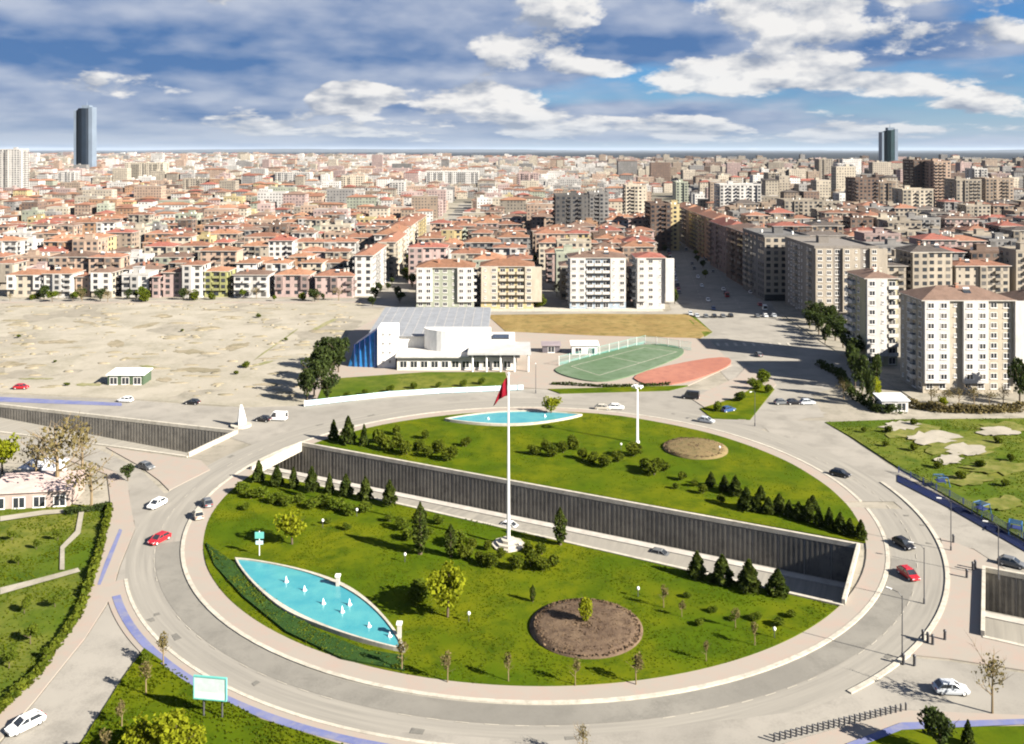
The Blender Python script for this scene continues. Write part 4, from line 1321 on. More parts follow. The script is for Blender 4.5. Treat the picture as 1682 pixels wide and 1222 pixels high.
def crown_mesh(name, rr, lobes, n, size, m, shell=.55, up=.4):
    pts = []
    tot = sum(l[3] * l[4] * l[5] for l in lobes)
    for (x, y, z, a, b, c) in lobes:
        for _ in range(max(8, int(n * a * b * c / tot))):
            while True:
                p = Vector((rr.uniform(-1, 1), rr.uniform(-1, 1), rr.uniform(-1, 1)))
                if shell < p.length < 1: break
            if mn.noise((p.x * 2.3 + x, p.y * 2.3 + y, p.z * 2.3 + z)) < -.22: continue
            pts.append((x + p.x * a, y + p.y * b, z + p.z * c, 1.0))
    mb = MB()
    mb.add(*quads_cloud(rr, pts, size, up))
    return mb.mesh(name, m)


def limb_mesh(rr, hgt, r, nb=5, spread=.5, twig=0, mt='trunk'):
    mb = MB()
    mb.tube([(0, 0, -.1), (rr.uniform(-.04, .04) * hgt, 0, hgt * .45), (rr.uniform(-.06, .06) * hgt, rr.uniform(-.06, .06) * hgt, hgt)], [r, r * .7, r * .2], 6)
    for k in range(nb):
        z0 = hgt * rr.uniform(.3, .75)
        a = 6.283 * k / nb + rr.uniform(-.4, .4)
        L = hgt * spread * rr.uniform(.6, 1.1)
        e = (math.cos(a) * L, math.sin(a) * L, z0 + L * rr.uniform(.5, 1.1))
        mid = (e[0] * .5, e[1] * .5, z0 + (e[2] - z0) * .4)
        mb.tube([(0, 0, z0), mid, e], [r * .4, r * .25, r * .08], 4)
        for t in range(twig):
            q = Vector(mid).lerp(Vector(e), rr.uniform(0, 1))
            d = Vector((math.cos(a + rr.uniform(-1.2, 1.2)), math.sin(a + rr.uniform(-1.2, 1.2)), rr.uniform(.2, 1.3))) * L * rr.uniform(.25, .5)
            mb.tube([q, q + d], [r * .13, r * .03], 3, cap=False)
    return mb.mesh('trunk', M[mt])


def proto(name, crown, trunk):
    r = bpy.data.objects.new(name, None)
    return (name, crown, trunk)


rr = random.Random(12)
def conifer(h, r, seed, slim=1.0):
    q = random.Random(seed)
    pts = []
    n = 1150
    for i in range(n):
        t = q.random() ** .75
        a = q.uniform(0, 6.283)
        R_ = r * ((1 - t) ** .8 if slim == 1 else min(1, 3.2 * (1 - t)) * min(1, .45 + 2.2 * t)) * q.uniform(.6, 1.05) * (1 + .18 * math.sin(a * 3 + t * 14))
        pts.append((R_ * math.cos(a), R_ * math.sin(a), h * (.06 + .94 * t), .75 + .5 * (1 - t)))
    mb = MB()
    mb.add(*quads_cloud(q, pts, r * .165, .7))
    return mb


def kindmesh():
    K = {}
    for i in range(3):
        q = random.Random(60 + i)
        mb = MB(); mb.tube([(0, 0, -.1), (0, 0, .9)], [.055, .02], 5)
        K['conifer', i] = (conifer(1.0, .26 + .05 * i, 100 + i).mesh('conifer_crown', M['leaf_conifer']), mb.mesh('trunk', M['trunk']))
        K['cypress', i] = (conifer(1.0, .13 + .02 * i, 110 + i, 2).mesh('cypress_crown', M['leaf_conifer']), K['conifer', i][1])
        lob = [(q.uniform(-.25, .25), q.uniform(-.25, .25), q.uniform(.35, .6), q.uniform(.28, .4), q.uniform(.28, .4), q.uniform(.28, .38)) for _ in range(5)]
        tr = MB(); tr.tube([(0, 0, -.1), (0, 0, .5)], [.04, .02], 5)
        K['shrub', i] = (crown_mesh('shrub_crown', q, lob, 1000, .055, M['leaf_green']), tr.mesh('trunk', M['trunk']))
        K['darkshrub', i] = (crown_mesh('dark_shrub_crown', q, lob, 1000, .055, M['leaf_shrub']), K['shrub', i][1])
        lob = [(q.uniform(-.26, .26), q.uniform(-.26, .26), q.uniform(.5, .82), q.uniform(.14, .24), q.uniform(.14, .24), q.uniform(.14, .22)) for _ in range(9)]
        K['lime', i] = (crown_mesh('lime_crown', q, lob + [(0, 0, .5, .3, .3, .3)], 1300, .038, M['leaf_lime'], .4), limb_mesh(q, .8, .03))
        K['leafy', i] = (crown_mesh('leafy_crown', q, lob, 1100, .045, M['leaf_green'], .45), limb_mesh(q, .8, .035))
        K['dark', i] = (crown_mesh('dark_crown', q, lob + [(0, 0, .45, .2, .2, .32)], 1050, .042, M['leaf_dark'], .45), limb_mesh(q, .8, .035))
        K['bare', i] = (crown_mesh('bud_crown', q, lob, 420, .022, M['leaf_brown'], .2), limb_mesh(q, .85, .03, 8, .5, 7, 'twig'))
        lob = [(q.uniform(-.12, .12), q.uniform(-.12, .12), q.uniform(.5, .85), .12, .12, .18) for _ in range(4)]
        K['sapling', i] = (crown_mesh('sapling_crown', q, lob, 300, .03, M['leaf_brown'], .2), limb_mesh(q, .85, .025, 6, .28, 4, 'twig'))
    return K


KM = kindmesh()
NAMEOF = {'conifer': 'conifer_tree', 'cypress': 'cypress_tree', 'shrub': 'shrub', 'darkshrub': 'shrub', 'lime': 'young_leaf_tree', 'leafy': 'leafy_tree', 'dark': 'dark_tree', 'bare': 'bare_tree', 'sapling': 'sapling'}
CATOF = {'shrub': 'shrub', 'darkshrub': 'shrub'}


def plant(kind, X, Y, h, label, group=None, z=0.2, wide=1.0, seed=None):
    s = seed if seed is not None else rr.randrange(1000)
    root = link(NAMEOF[kind], None, loc=(X, Y, z), rz=(s % 63) * .1)
    tag(root, label, CATOF.get(kind, 'tree'), group)
    c, t = KM[kind, s % 3]
    w = h * wide
    link('trunk', t, root, scale=(w, w, h))
    link('crown', c, root, scale=(w, w, h))
    return root


def prow(kind, items, desc, group, z=0.2, wide=1.0, side='from left', jit=.15):
    """items: photo column, row of the foot, height in px; labelled in order from the left"""
    items = sorted(items)
    for i, (x, y, hp) in enumerate(items):
        X, Y = G(x, y)
        lab = desc % (ORD[i] if i < 30 else str(i + 1) + 'th')
        plant(kind, X, Y, hp * Y / FPX * {'conifer': .86, 'darkshrub': .8, 'shrub': .85}.get(kind, 1.0) * rr.uniform(1 - jit, 1 + jit), lab, group, z, wide * rr.uniform(.9, 1.1))


prow('conifer', [(425, 792, 40), (455, 799, 40), (482, 803, 40), (512, 808, 44), (541, 811, 44), (568, 815, 42), (600, 822, 50), (640, 830, 46)], '%s from left of the dark conifers along the near underpass lip', 'conifers along the near underpass lip')
prow('conifer', [(548, 724, 40), (572, 730, 46), (598, 733, 40)], '%s from left of three pointed conifers at the far lawn corner', 'pointed conifers at the far lawn corner', wide=.8)
prow('darkshrub', [(620, 728, 28), (636, 740, 30), (655, 736, 30), (668, 748, 30), (690, 742, 26), (705, 752, 30), (722, 745, 30), (738, 757, 30), (765, 735, 26), (650, 715, 20), (700, 722, 22)], '%s from left in the bushy clump near the far lawn corner', 'bushes near the far lawn corner')
prow('darkshrub', [(878, 748, 26), (895, 740, 22), (905, 752, 28), (925, 745, 30), (943, 738, 34), (958, 756, 26), (975, 762, 28), (995, 768, 30), (1015, 760, 24), (1040, 750, 40), (1058, 772, 26), (1075, 782, 40), (1090, 776, 26)], '%s from left in the row of dark bushes across the far lawn', 'dark bushes across the far lawn')
prow('conifer', [(1168, 800, 26), (1190, 808, 28), (1208, 815, 34), (1226, 838, 40), (1244, 842, 34), (1262, 845, 30), (1280, 842, 34), (1296, 850, 34), (1312, 855, 32), (1328, 858, 38), (1345, 866, 34), (1362, 870, 40), (1380, 876, 36), (1396, 880, 34), (1414, 886, 36), (1250, 822, 24), (1335, 838, 24)], '%s from left in the conifer row along the far underpass lip', 'conifers along the far underpass lip', wide=1.25)
prow('darkshrub', [(1120, 790, 18), (1140, 800, 18), (1155, 812, 20), (1110, 805, 14), (1185, 828, 18)], '%s from left of the low dark shrubs leading to the conifer row', 'low shrubs leading to the conifer row')
prow('cypress', [(690, 912, 84), (740, 916, 60), (920, 896, 54)], '%s from left of three slim cypresses around the flag', 'slim cypresses around the flag')
prow('cypress', [(875, 990, 30)], '%s and only small black cypress on the open near lawn', None)
prow('conifer', [(1145, 950, 56), (1186, 960, 58), (1230, 972, 58), (1277, 978, 52)], '%s from left of four big conifers at the right end of the near lip', 'big conifers on the near lip', wide=1.25)
prow('darkshrub', [(765, 920, 34), (786, 926, 30), (806, 932, 30), (822, 918, 26), (850, 936, 34), (872, 930, 36), (892, 938, 36), (908, 932, 30), (776, 905, 30), (800, 905, 24), (866, 908, 22), (890, 912, 24)], '%s from left in the dark shrubbery around the flag plinth', 'shrubbery around the flag plinth')
prow('shrub', [(660, 872, 26), (672, 888, 26), (705, 880, 20), (755, 898, 34), (640, 858, 16), (720, 862, 18)], '%s from left of the green bushes behind the slim cypresses', 'green bushes behind the cypresses', wide=1.2)
prow('shrub', [(395, 812, 22), (412, 820, 22), (432, 818, 22), (452, 826, 24), (470, 832, 22), (492, 826, 22), (512, 836, 24), (532, 830, 22), (556, 838, 24), (576, 846, 24), (598, 842, 20), (540, 862, 14), (570, 872, 14), (402, 838, 14)], '%s from left in the low green hedge row inside the near lawn', 'low green bushes inside the near lawn', wide=1.3)
prow('lime', [(735, 1016, 100)], '%s and biggest yellow green tree on the near lawn', None, wide=.95)
prow('lime', [(480, 896, 66)], '%s yellow green tree above the long pool, upper left lawn', None, wide=1.05)
prow('shrub', [(690, 985, 40)], '%s broad bush touching the big yellow green tree', None, wide=1.5)
prow('lime', [(905, 682, 30)], '%s little yellow green tree at the tip of the far pool', None, wide=1.1)
prow('lime', [(962, 1030, 44)], '%s thin yellow green tree standing in the round flower bed', None, wide=.7)
prow('sapling', [(735, 1122, 46), (835, 1122, 50), (945, 1128, 50), (1045, 1126, 64), (1160, 1088, 34), (1240, 1062, 40), (1208, 1034, 34), (660, 1104, 44), (1090, 1000, 34), (1120, 1016, 30)], '%s from left of the bare saplings inside the roundabout rim', 'bare saplings inside the roundabout rim')
prow('shrub', [(1170, 1008, 14), (1205, 1022, 16), (1150, 1030, 14), (1240, 1020, 16), (1280, 1030, 18), (1300, 1016, 16), (1130, 985, 14)], '%s from left of the low bushes on the right part of the near lawn', 'low bushes on the right near lawn', wide=1.3)
prow('bare', [(1630, 1172, 92)], '%s bare pale tree at the right frame edge by the silver car', None, z=.1, wide=.75)
prow('conifer', [(1590, 1228, 56)], '%s dark conifer in the near right lawn corner', None, wide=1.1)
prow('dark', [(1545, 1240, 70)], '%s dark leafy tree cut by the bottom edge near the blue lane', None, wide=.8)
prow('bare', [(958, 1250, 70)], '%s bare treetop rising over the bottom edge below the flower bed', None, wide=.6)
prow('lime', [(238, 1250, 64), (290, 1262, 80), (318, 1250, 56)], '%s from left of the yellow green bushes below the billboard', 'yellow green bushes below the billboard', wide=1.1)
prow('shrub', [(240, 1092, 22)], '%s small bush at the tip of the triangular lawn', None)
prow('sapling', [(268, 1094, 46), (240, 1142, 52), (200, 1195, 50), (170, 1252, 54)], '%s from top of the thin saplings along the triangular lawn edge', 'thin saplings along the triangular lawn edge')
prow('bare', [(95, 815, 120), (150, 838, 90), (60, 800, 80), (135, 780, 90)], '%s from left of the big bare brown trees beside the pavilion', 'bare brown trees beside the pavilion', wide=.95)
prow('lime', [(4, 778, 70)], '%s yellow green tree at the left frame edge above the park', None, wide=.9)
prow('dark', [(210, 790, 28)], '%s round dark green tree on the narrow road corner', None, wide=.95)
prow('dark', [(505, 662, 60), (516, 652, 66), (530, 640, 66), (545, 628, 62), (538, 660, 52), (556, 612, 60), (520, 622, 56), (548, 600, 52), (528, 606, 52)], '%s from left of the tall dark trees at the blue end of the school', 'tall dark trees at the school end', wide=.7)
prow('conifer', [(640, 568, 30), (690, 575, 24), (700, 578, 22)], '%s from left of the small conifers beside the school tower', 'small conifers beside the school tower')
prow('dark', [(1405, 640, 72), (1416, 655, 78), (1428, 668, 62), (1398, 612, 56), (1440, 640, 60)], '%s from left of the tall dark trees before the slim yellow block', 'tall dark trees before the slim yellow block', wide=.45)
prow('dark', [(1330, 540, 34), (1345, 550, 40), (1360, 546, 38), (1372, 560, 40), (1385, 572, 40), (1355, 565, 34), (1395, 585, 40), (1338, 530, 34), (1352, 536, 36), (1380, 556, 40), (1402, 598, 48), (1366, 536, 34)], '%s from left of the dark trees along the boulevard mouth', 'dark trees along the boulevard mouth', wide=.85)
prow('bare', [(1530, 664, 34), (1552, 668, 34), (1575, 668, 30), (1600, 668, 34), (1625, 668, 30), (1648, 664, 34), (1386, 655, 34)], '%s from left of the brownish bushes at the foot of the big cream block', 'brownish bushes at the foot of the cream block', wide=1.0)
prow('lime', [(1432, 664, 46), (1550, 672, 20)], '%s from left of the yellow green shrubs under the tall blocks', 'yellow green shrubs under the tall blocks', wide=.8)
prow('dark', [(1675, 660, 70), (1690, 668, 60)], '%s from left of the dark trees beside the right frame edge', 'dark trees at the right frame edge', wide=.6)
prow('shrub', [(1180, 676, 18), (1215, 660, 20), (1240, 640, 28), (1252, 632, 30), (1262, 646, 20)], '%s from left of the bushes on the traffic island', 'bushes on the traffic island')
prow('darkshrub', [(1455, 735, 16), (1500, 742, 18), (1540, 770, 18), (1580, 790, 20), (1610, 770, 20), (1650, 800, 22), (1460, 712, 16), (1500, 700, 20), (1420, 712, 14), (1640, 730, 18), (1660, 760, 18)], '%s from left of the scrubby bushes on the rough slope', 'scrubby bushes on the rough slope')
prow('shrub', [(600, 650, 14), (640, 645, 14), (680, 640, 16), (720, 638, 14), (760, 636, 14), (790, 632, 16), (570, 655, 16)], '%s from left of the bushes behind the cyan school wall', 'bushes behind the cyan school wall')
prow('darkshrub', [(30, 555, 7), (90, 596, 6), (300, 545, 6), (424, 522, 10), (405, 604, 12), (388, 616, 9), (110, 634, 8), (470, 560, 7)], '%s from left of the scattered scrub tufts on the sandy lot', 'scrub tufts on the sandy lot', wide=1.4)
prow('leafy', [(20, 890, 20), (60, 905, 18), (95, 890, 22), (40, 1010, 26), (90, 1000, 22), (50, 1060, 28), (15, 1100, 30), (30, 930, 18), (75, 1085, 24)], '%s from left of the small leafy trees in the park', 'small trees in the park', wide=.9)
# trees in the streets and yards of the near quarters
q = random.Random(8)
items = []
for k in range(22): items.append((q.uniform(-66, -51), 404 + k * 9.5))
for k in range(30): items.append((q.uniform(-235, -72), q.uniform(414, 425)))
for k in range(14): items.append((q.choice([12.5, 21.5]) + q.uniform(-.7, .7), 402 + k * 14))
items.sort()
for i, (x, y) in enumerate(items):
    if not free(x - 1, x + 1, y - 1, y + 1, 0): continue
    plant(q.choice(['dark', 'leafy', 'dark', 'bare', 'darkshrub']), x, y, q.uniform(3, 7.5), '%s from left of the street trees among the nearest houses' % ORD[i], 'street trees among the houses', z=0, seed=i)
items = []
for k in range(26): items.append((BX(410 + k * 14) + q.choice([-21, 21, 0]) + q.uniform(-1, 1), 410 + k * 14))
for i, (x, y) in enumerate(items):
    if not free(x - 1, x + 1, y - 1, y + 1, 0): continue
    plant(q.choice(['dark', 'leafy', 'dark']), x, y, q.uniform(4.5, 7), 'boulevard tree, %s counting away from the junction' % ORD[i], 'trees along the boulevard', z=0, seed=i)


# leafy strips and grass, nobody could count them
def strip_hedge(pts, h, w, label, m, n, size=.28, name='hedge', kind=None):
    q = random.Random(len(pts) * 7 + n)
    P = [Vector(p) for p in pts]
    L = [(b - a).length for a, b in zip(P[:-1], P[1:])]
    out = []
    for _ in range(n):
        t = q.uniform(0, sum(L)); i = 0
        while t > L[i] and i < len(L) - 1: t -= L[i]; i += 1
        p = P[i].lerp(P[i + 1], min(1, t / L[i]))
        a = q.uniform(0, 6.283)
        hh = h * (.7 + .5 * mn.noise((p.x * .3, p.y * .3, 0)))
        zz = q.uniform(0.0, 1.0)
        r_ = w * .5 * q.uniform(.5, 1) * (1 - .4 * zz)
        out.append((p.x + r_ * math.cos(a), p.y + r_ * math.sin(a), .15 + hh * zz, 1))
    mb = MB()
    mb.add(*quads_cloud(q, out, size, .5))
    o = link(name, mb.mesh(name, m))
    tag(o, label, 'hedge', None, kind)


strip_hedge(px((180, 838), (164, 905), (147, 962), (128, 1014), (58, 1114), (0, 1168), (-40, 1210)), 1.5, 1.4, 'dark hedge between the park and the pink footway', M['leaf_shrub'], 3600)
strip_hedge(px((110, 846), (150, 840), (180, 836)), 1.2, 2.0, 'short dark hedge at the top of the park', M['leaf_dark'], 900)
strip_hedge(px((1490, 668), (1540, 676), (1600, 678), (1680, 676)), 2.6, 3.0, 'brownish hedge at the foot of the big cream block', M['leaf_brown'], 2600, .3)
strip_hedge(px((1345, 600), (1380, 618), (1398, 650), (1440, 676), (1480, 680)), 2.8, 3.5, 'dark hedge between the boulevard mouth and the slim yellow block', M['leaf_dark'], 2600, .3)
strip_hedge(px((905, 632), (1000, 637), (1100, 633)), 1.0, 1.2, 'low dark hedge along the sports field', M['leaf_dark'], 900)


POOL_A, POOL_B = Vector(G(390, 925)), Vector(G(660, 1072))
FAR_A, FAR_B = Vector(G(735, 692)), Vector(G(952, 685))
def lens(a, b, s1, s2, n=24):
    d = b - a
    nrm = Vector((-d.y, d.x)).normalized()
    up = [a + d * (i / n) + nrm * s1 * math.sin(math.pi * i / n) ** .85 for i in range(n + 1)]
    lo = [a + d * (i / n) - nrm * s2 * math.sin(math.pi * i / n) ** .85 for i in range(n, -1, -1)]
    return [(p.x, p.y) for p in up] + [(p.x, p.y) for p in lo[1:-1]]


POOL = lens(POOL_A, POOL_B, 5.6, 3.9)
POOLF = lens(FAR_A, FAR_B, 4.6, 6.0)
BED = (10.8, 131.6, 8.3)
BEDF = (42.9, 210.7, 7.5)


def grow(poly, k):
    c = Vector((sum(p[0] for p in poly) / len(poly), sum(p[1] for p in poly) / len(poly)))
    out = []
    for p in poly:
        d = Vector(p) - c
        out.append(tuple(c + d * (1 + k / d.length)))
    return out


def pool(name, poly, label, jets):
    root = link('pool', None)
    tag(root, label, 'pool')
    def flatpoly(pl, z, m, nm, inner=None, skirt=0):
        o = sheet(nm, pl, z, m, holes=False, skirt=skirt, inner=inner, kind=None)
        o.parent = root
        del_keys = [k for k in ('kind',) if k in o]
        for k in del_keys: del o[k]
        return o
    flatpoly(poly, 0.62, M['water'], 'water')
    flatpoly(grow(poly, .75), 0.80, M['kerb'], 'rim', inner=poly, skirt=.8)
    mb0 = MB()
    mb0.lathe([(.05, 0), (.55, .02), (.2, .35), (.1, .8), (.01, 1.1)], 8)
    me = mb0.mesh('fountain_jet', M['jet'], True)
    for (x, y) in jets:
        X, Y = G(x, y)
        link('fountain_jet', me, root, loc=(X, Y, .61), scale=(.75, .75, rr.uniform(.5, .9)))


pool('pool', POOL, 'long turquoise lens shaped pool with small fountains on the near lawn', [(470, 962), (500, 976), (531, 998), (562, 1012), (574, 1000), (606, 1036), (640, 1052)])
pool('pool', POOLF, 'turquoise lens shaped pool at the far rim of the roundabout', [(802, 692), (895, 688)])


def flower_bed(c, m, label, rings):
    x, y, r_ = c
    root = link('flower_bed', None, loc=(x, y, .34))
    tag(root, label, 'flower bed')
    mb = MB()
    mb.lathe([(r_, -.4), (r_, .05), (r_ * .8, .35), (r_ * .4, .55), (.01, .6)], 48)
    link('soil', mb.mesh('soil', m, True), root)
    q = random.Random(int(x * 10))
    pts = []
    for k in range(rings):
        t = math.sqrt(q.random()) * r_ * .97
        a = q.uniform(0, 6.283)
        if math.sin(t * 3.4 + a) < -.5: continue
        pts.append((t * math.cos(a), t * math.sin(a), .2 + .45 * (1 - t / r_), 1))
    mb = MB()
    mb.add(*quads_cloud(q, pts, .17, 1.0))
    tag(link('bedding', mb.mesh('bedding', M['leaf_bed']), root), kind='stuff')


flower_bed(BED, M['bed'], 'big round brown flower bed on the near lawn', 3600)
flower_bed(BEDF, M['far_bed'], 'round dry brown bed on the far lawn', 1500)

COVER = px((338, 895), (386, 930), (440, 978), (520, 1040), (600, 1072), (664, 1082), (664, 1106), (560, 1085), (470, 1042), (400, 985), (352, 932))
sheet('ground_cover', COVER, .5, M['cover'], holes=False, grid=2.5, zf=bumpy(.1, .3), skirt=.5, label='darker green ground cover between the long pool and the rim')


def grass(polys, n, label, m, size, avoid=(), z=.22, seed=1):
    q = np.random.default_rng(seed)
    V, F = [], []
    rq = random.Random(seed)
    zf = bumpy(.18, .06)
    for poly, cnt in zip(polys, n):
        xs = [p[0] for p in poly]; ys = [p[1] for p in poly]
        k = 0; tries = 0
        while k < cnt and tries < cnt * 6:
            tries += 1
            x, y = rq.uniform(min(xs), max(xs)), rq.uniform(min(ys), max(ys))
            if mn.noise((x * .13, y * .13, 9)) < -.05 and rq.random() < .8: continue
            if not in_poly((x, y), poly) or any(in_poly((x, y), a) for a in avoid): continue
            if any((x - c[0]) ** 2 + (y - c[1]) ** 2 < (c[2] + .3) ** 2 for c in (BED, BEDF)): continue
            k += 1
            zz = z + zf(x, y)
            for b in range(3):
                a = rq.uniform(0, 6.283); s = size * rq.uniform(.6, 1.5)
                dx, dy = math.cos(a) * s, math.sin(a) * s
                lx, ly = rq.uniform(-.5, .5) * s, rq.uniform(-.5, .5) * s
                i = len(V)
                V.extend([(x - dx, y - dy, zz - .05), (x + dx, y + dy, zz - .05), (x + lx, y + ly, zz + s * rq.uniform(.5, 1.1))])
                F.append((i, i + 1, i + 2))
    mb = MB(); mb.add(V, F)
    o = link('grass', mb.mesh('grass', m))
    tag(o, label, 'grass', None, 'stuff')


TRI = px((237, 1066), (330, 1132), (430, 1184), (560, 1226), (640, 1262), (60, 1262), (134, 1222), (204, 1112))
PARK = px((182, 834), (165, 900), (148, 960), (130, 1010), (60, 1110), (0, 1165), (-60, 1220), (-120, 900), (0, 838), (100, 828))
SLOPE = px((1355, 694), (1480, 690), (1682, 688), (1760, 688), (1760, 930), (1682, 888), (1560, 818), (1480, 772), (1400, 720))
grass([LAWN_NEAR, LAWN_FAR], [11000, 4000], 'uneven grass tufts on the roundabout lawn', M['leaf_grass'], .11, avoid=[grow(POOL, .8), grow(POOLF, .8), COVER])
grass([TRI, PARK, SLOPE], [2200, 4000, 3500], 'rough grass tufts on the outer lawns', M['leaf_grass'], .15, z=.25, seed=2)
grass([COVER], [2000], 'dark leaves of the ground cover by the long pool', M['leaf_green'], .16, z=.5, seed=3)


# ------------------------------------------------------------------ flag, masts, lamps, signs
def flagpole():
    X, Y = G(835, 897)
    root = link('flagpole', None, loc=(X, Y, .2))
    tag(root, 'tall white flagpole in the middle of the roundabout lawn', 'flagpole')
    mb = MB(); mb.lathe([(.34, 0), (.30, 3), (.2, 18), (.12, 30), (.02, 30.05)], 12)
    link('pole', mb.mesh('pole', M['white'], True), root)
    mb = MB(); mb.lathe([(.01, 29.95), (.24, 30.1), (.28, 30.3), (.2, 30.5), (.01, 30.6)], 10)
    link('finial', mb.mesh('finial', M['metal'], True), root)
    mb = MB()
    for s, z0, z1 in ((3.0, -.3, .25), (2.2, .25, .6), (1.3, .6, 1.1)): mb.lathe([(s, z0), (s, z1), (.3, z1)], 8)
    link('plinth', mb.mesh('plinth', M['kerb']), root)
    # flag hanging limp in folds from its hoist
    mb = MB()
    nu, nv = 22, 12
    vs, fs = [], []
    for i in range(nu + 1):
        u = i / nu
        for j in range(nv + 1):
            v = j / nv
            hoist = Vector((-.16, 0, 29.6 - 3.2 * v))
            x = -.16 - 2.5 * (u ** .75) * (.55 + .45 * v)
            z = 29.6 - 3.2 * v * (1 - .25 * u) - 2.1 * u ** 1.3 - .5 * u * v
            y = .32 * math.sin(u * 11 + v * 2) * u ** .4 - .25 * u
            vs.append((x, y, z))
    for i in range(nu):
        for j in range(nv):
            a = i * (nv + 1) + j
            fs.append((a, a + 1, a + nv + 2, a + nv + 1))
    mb.add(vs, fs)
    me = mb.mesh('flag', M['red_cloth'], True)
    o = link('flag', me, loc=(X, Y, .2))
    sol = o.modifiers.new('thickness', 'SOLIDIFY'); sol.thickness = .03
    tag(o, 'dark red flag hanging limp from the tall white pole', 'flag')


flagpole()


def mast(x, y, h, label):
    X, Y = G(x, y)
    root = link('light_mast', None, loc=(X, Y, .2)); tag(root, label, 'light mast')
    mb = MB(); mb.lathe([(.55, -.2), (.5, .3), (.30, .35), (.16, h), (.02, h)], 10)
    link('pole', mb.mesh('pole', M['white'], True), root)
    mb = MB(); mb.lathe([(.9, h - .5), (1.0, h - .4), (1.0, h - .2), (.9, h - .1)], 12)
    link('lamp_ring', mb.mesh('lamp_ring', M['metal']), root)
    for k in range(6):
        a = k * 1.047
        mb = MB(); mb.box(-.25, .25, -.2, .2, -.25, .2)
        link('floodlight', mb.mesh('floodlight', M['white']), root, loc=(1.15 * math.cos(a), 1.15 * math.sin(a), h - .4), rz=a)


mast(1047, 728, 13.8, 'white light mast standing alone on the far lawn')


def lamp_meshes():
    mb = MB(); mb.lathe([(.16, -.2), (.14, .8), (.09, .85), (.06, 8.6)], 8)
    a = MB(); a.tube([(0, 0, 8.4), (.5, 0, 8.9), (1.7, 0, 9.0)], .05, 5)
    h = MB(); h.box(1.5, 2.3, -.16, .16, 8.92, 9.06)
    return mb.mesh('pole', M['dark_metal']), a.mesh('arm', M['dark_metal']), h.mesh('lamp_head', M['metal'])


LM = lamp_meshes()
LAMPS = [(1562, 905, 'beside the point of pink paving'), (1640, 950, 'by the eastern underpass parapet'), (1482, 1082, 'where the near road meets the ring'), (1518, 992, 'on the outer ring kerb by the red car'), (880, 646, 'at the end of the cyan school wall'), (1240, 700, 'at the mouth of the boulevard')]
for x, y, w in LAMPS:
    X, Y = G(x, y)
    root = link('street_lamp', None, loc=(X, Y, .05), rz=math.atan2(RC[1] - Y, RC[0] - X))
    tag(root, 'dark street lamp ' + w, 'street lamp', 'street lamps around the roundabout')
    for nm, me in zip(('pole', 'arm', 'lamp_head'), LM): link(nm, me, root)

gm = MB(); gm.lathe([(.07, 0), (.05, 1.0), (.05, 1.05)], 6); GP = gm.mesh('post', M['dark_metal'])
gm = MB(); gm.lathe([(.02, 1.0), (.2, 1.1), (.26, 1.3), (.2, 1.5), (.02, 1.6)], 8); GG = gm.mesh('globe', M['white'], True)
for i, (x, y, w) in enumerate([(770, 1024, 'right of the big yellow green tree'), (876, 920, 'in the shrubbery right of the plinth'), (1048, 982, 'above the round flower bed'), (1272, 1050, 'near the right rim'), (586, 850, 'behind the low green bushes'), (665, 925, 'left of the slim cypress'), (530, 868, 'beside the upper yellow green tree'), (1182, 745, 'beside the dry bed on the far lawn'), (1020, 740, 'between the dark bushes on the far lawn')]):
    X, Y = G(x, y)
    root = link('garden_lamp', None, loc=(X, Y, .2)); tag(root, 'white globe garden lamp ' + w, 'garden lamp', 'globe lamps on the roundabout lawn')
    link('post', GP, root); link('globe', GG, root)

for (x, y, h, lab) in ((555, 968, 1.9, 'pale stone pillar at the edge of the long pool'), (656, 1050, 2.0, 'pale stone pillar at the tip of the long pool')):
    X, Y = G(x, y)
    root = link('stone_pillar', None, loc=(X, Y, .2)); tag(root, lab, 'pillar')
    mb = MB(); mb.box(-.28, .28, -.28, .28, -.2, h); link('shaft', mb.mesh('shaft', M['concrete']), root)
    mb = MB(); mb.box(-.4, .4, -.4, .4, h + .002, h + .25); link('cap', mb.mesh('cap', M['white']), root)


def billboard():
    X, Y = G(352, 1182)
    root = link('billboard', None, loc=(X, Y, 0), rz=R(-8)); tag(root, 'pale billboard on a dark post beside the faded blue lane', 'billboard')
    mb = MB(); mb.tube([(.9, .25, 0), (.9, .25, 5.0)], .12, 8); mb.tube([(-1.5, .25, 0), (-1.5, .25, 5.0)], .12, 8)
    link('post', mb.mesh('post', M['dark_metal']), root)
    mb = MB(); mb.box(-2.6, 1.5, -.05, .12, 2.5, 5.1); link('panel', mb.mesh('panel', flat('billboard_sheet', (.42, .50, .47), .5, .3, .12, .8)), root)
    mb = MB()
    for a in ((-2.7, 1.6, 2.38, 2.5), (-2.7, 1.6, 5.1, 5.24), (-2.7, -2.6, 2.5, 5.1), (1.5, 1.6, 2.5, 5.1)): mb.box(a[0], a[1], -.1, .16, a[2], a[3])
    link('frame', mb.mesh('frame', M['teal']), root)
    mb = MB(); mb.box(-2.4, 1.3, -.06, -.055, 2.6, 3.3); link('poster_strip', mb.mesh('poster_strip', M['white']), root)


billboard()
X, Y = G(426, 914)
root = link('park_sign', None, loc=(X, Y, .2)); tag(root, 'small teal and white sign on a post above the long pool', 'sign')
mb = MB(); mb.tube([(0, 0, -.1), (0, 0, 4.2)], .08, 6); link('post', mb.mesh('post', M['white']), root)
mb = MB(); mb.box(-.75, .75, -.08, .08, 2.9, 4.0); link('board', mb.mesh('board', M['teal']), root)
mb = MB(); mb.box(-.6, .6, -.1, .1, 1.9, 2.5); link('lower_board', mb.mesh('lower_board', M['cyan']), root)

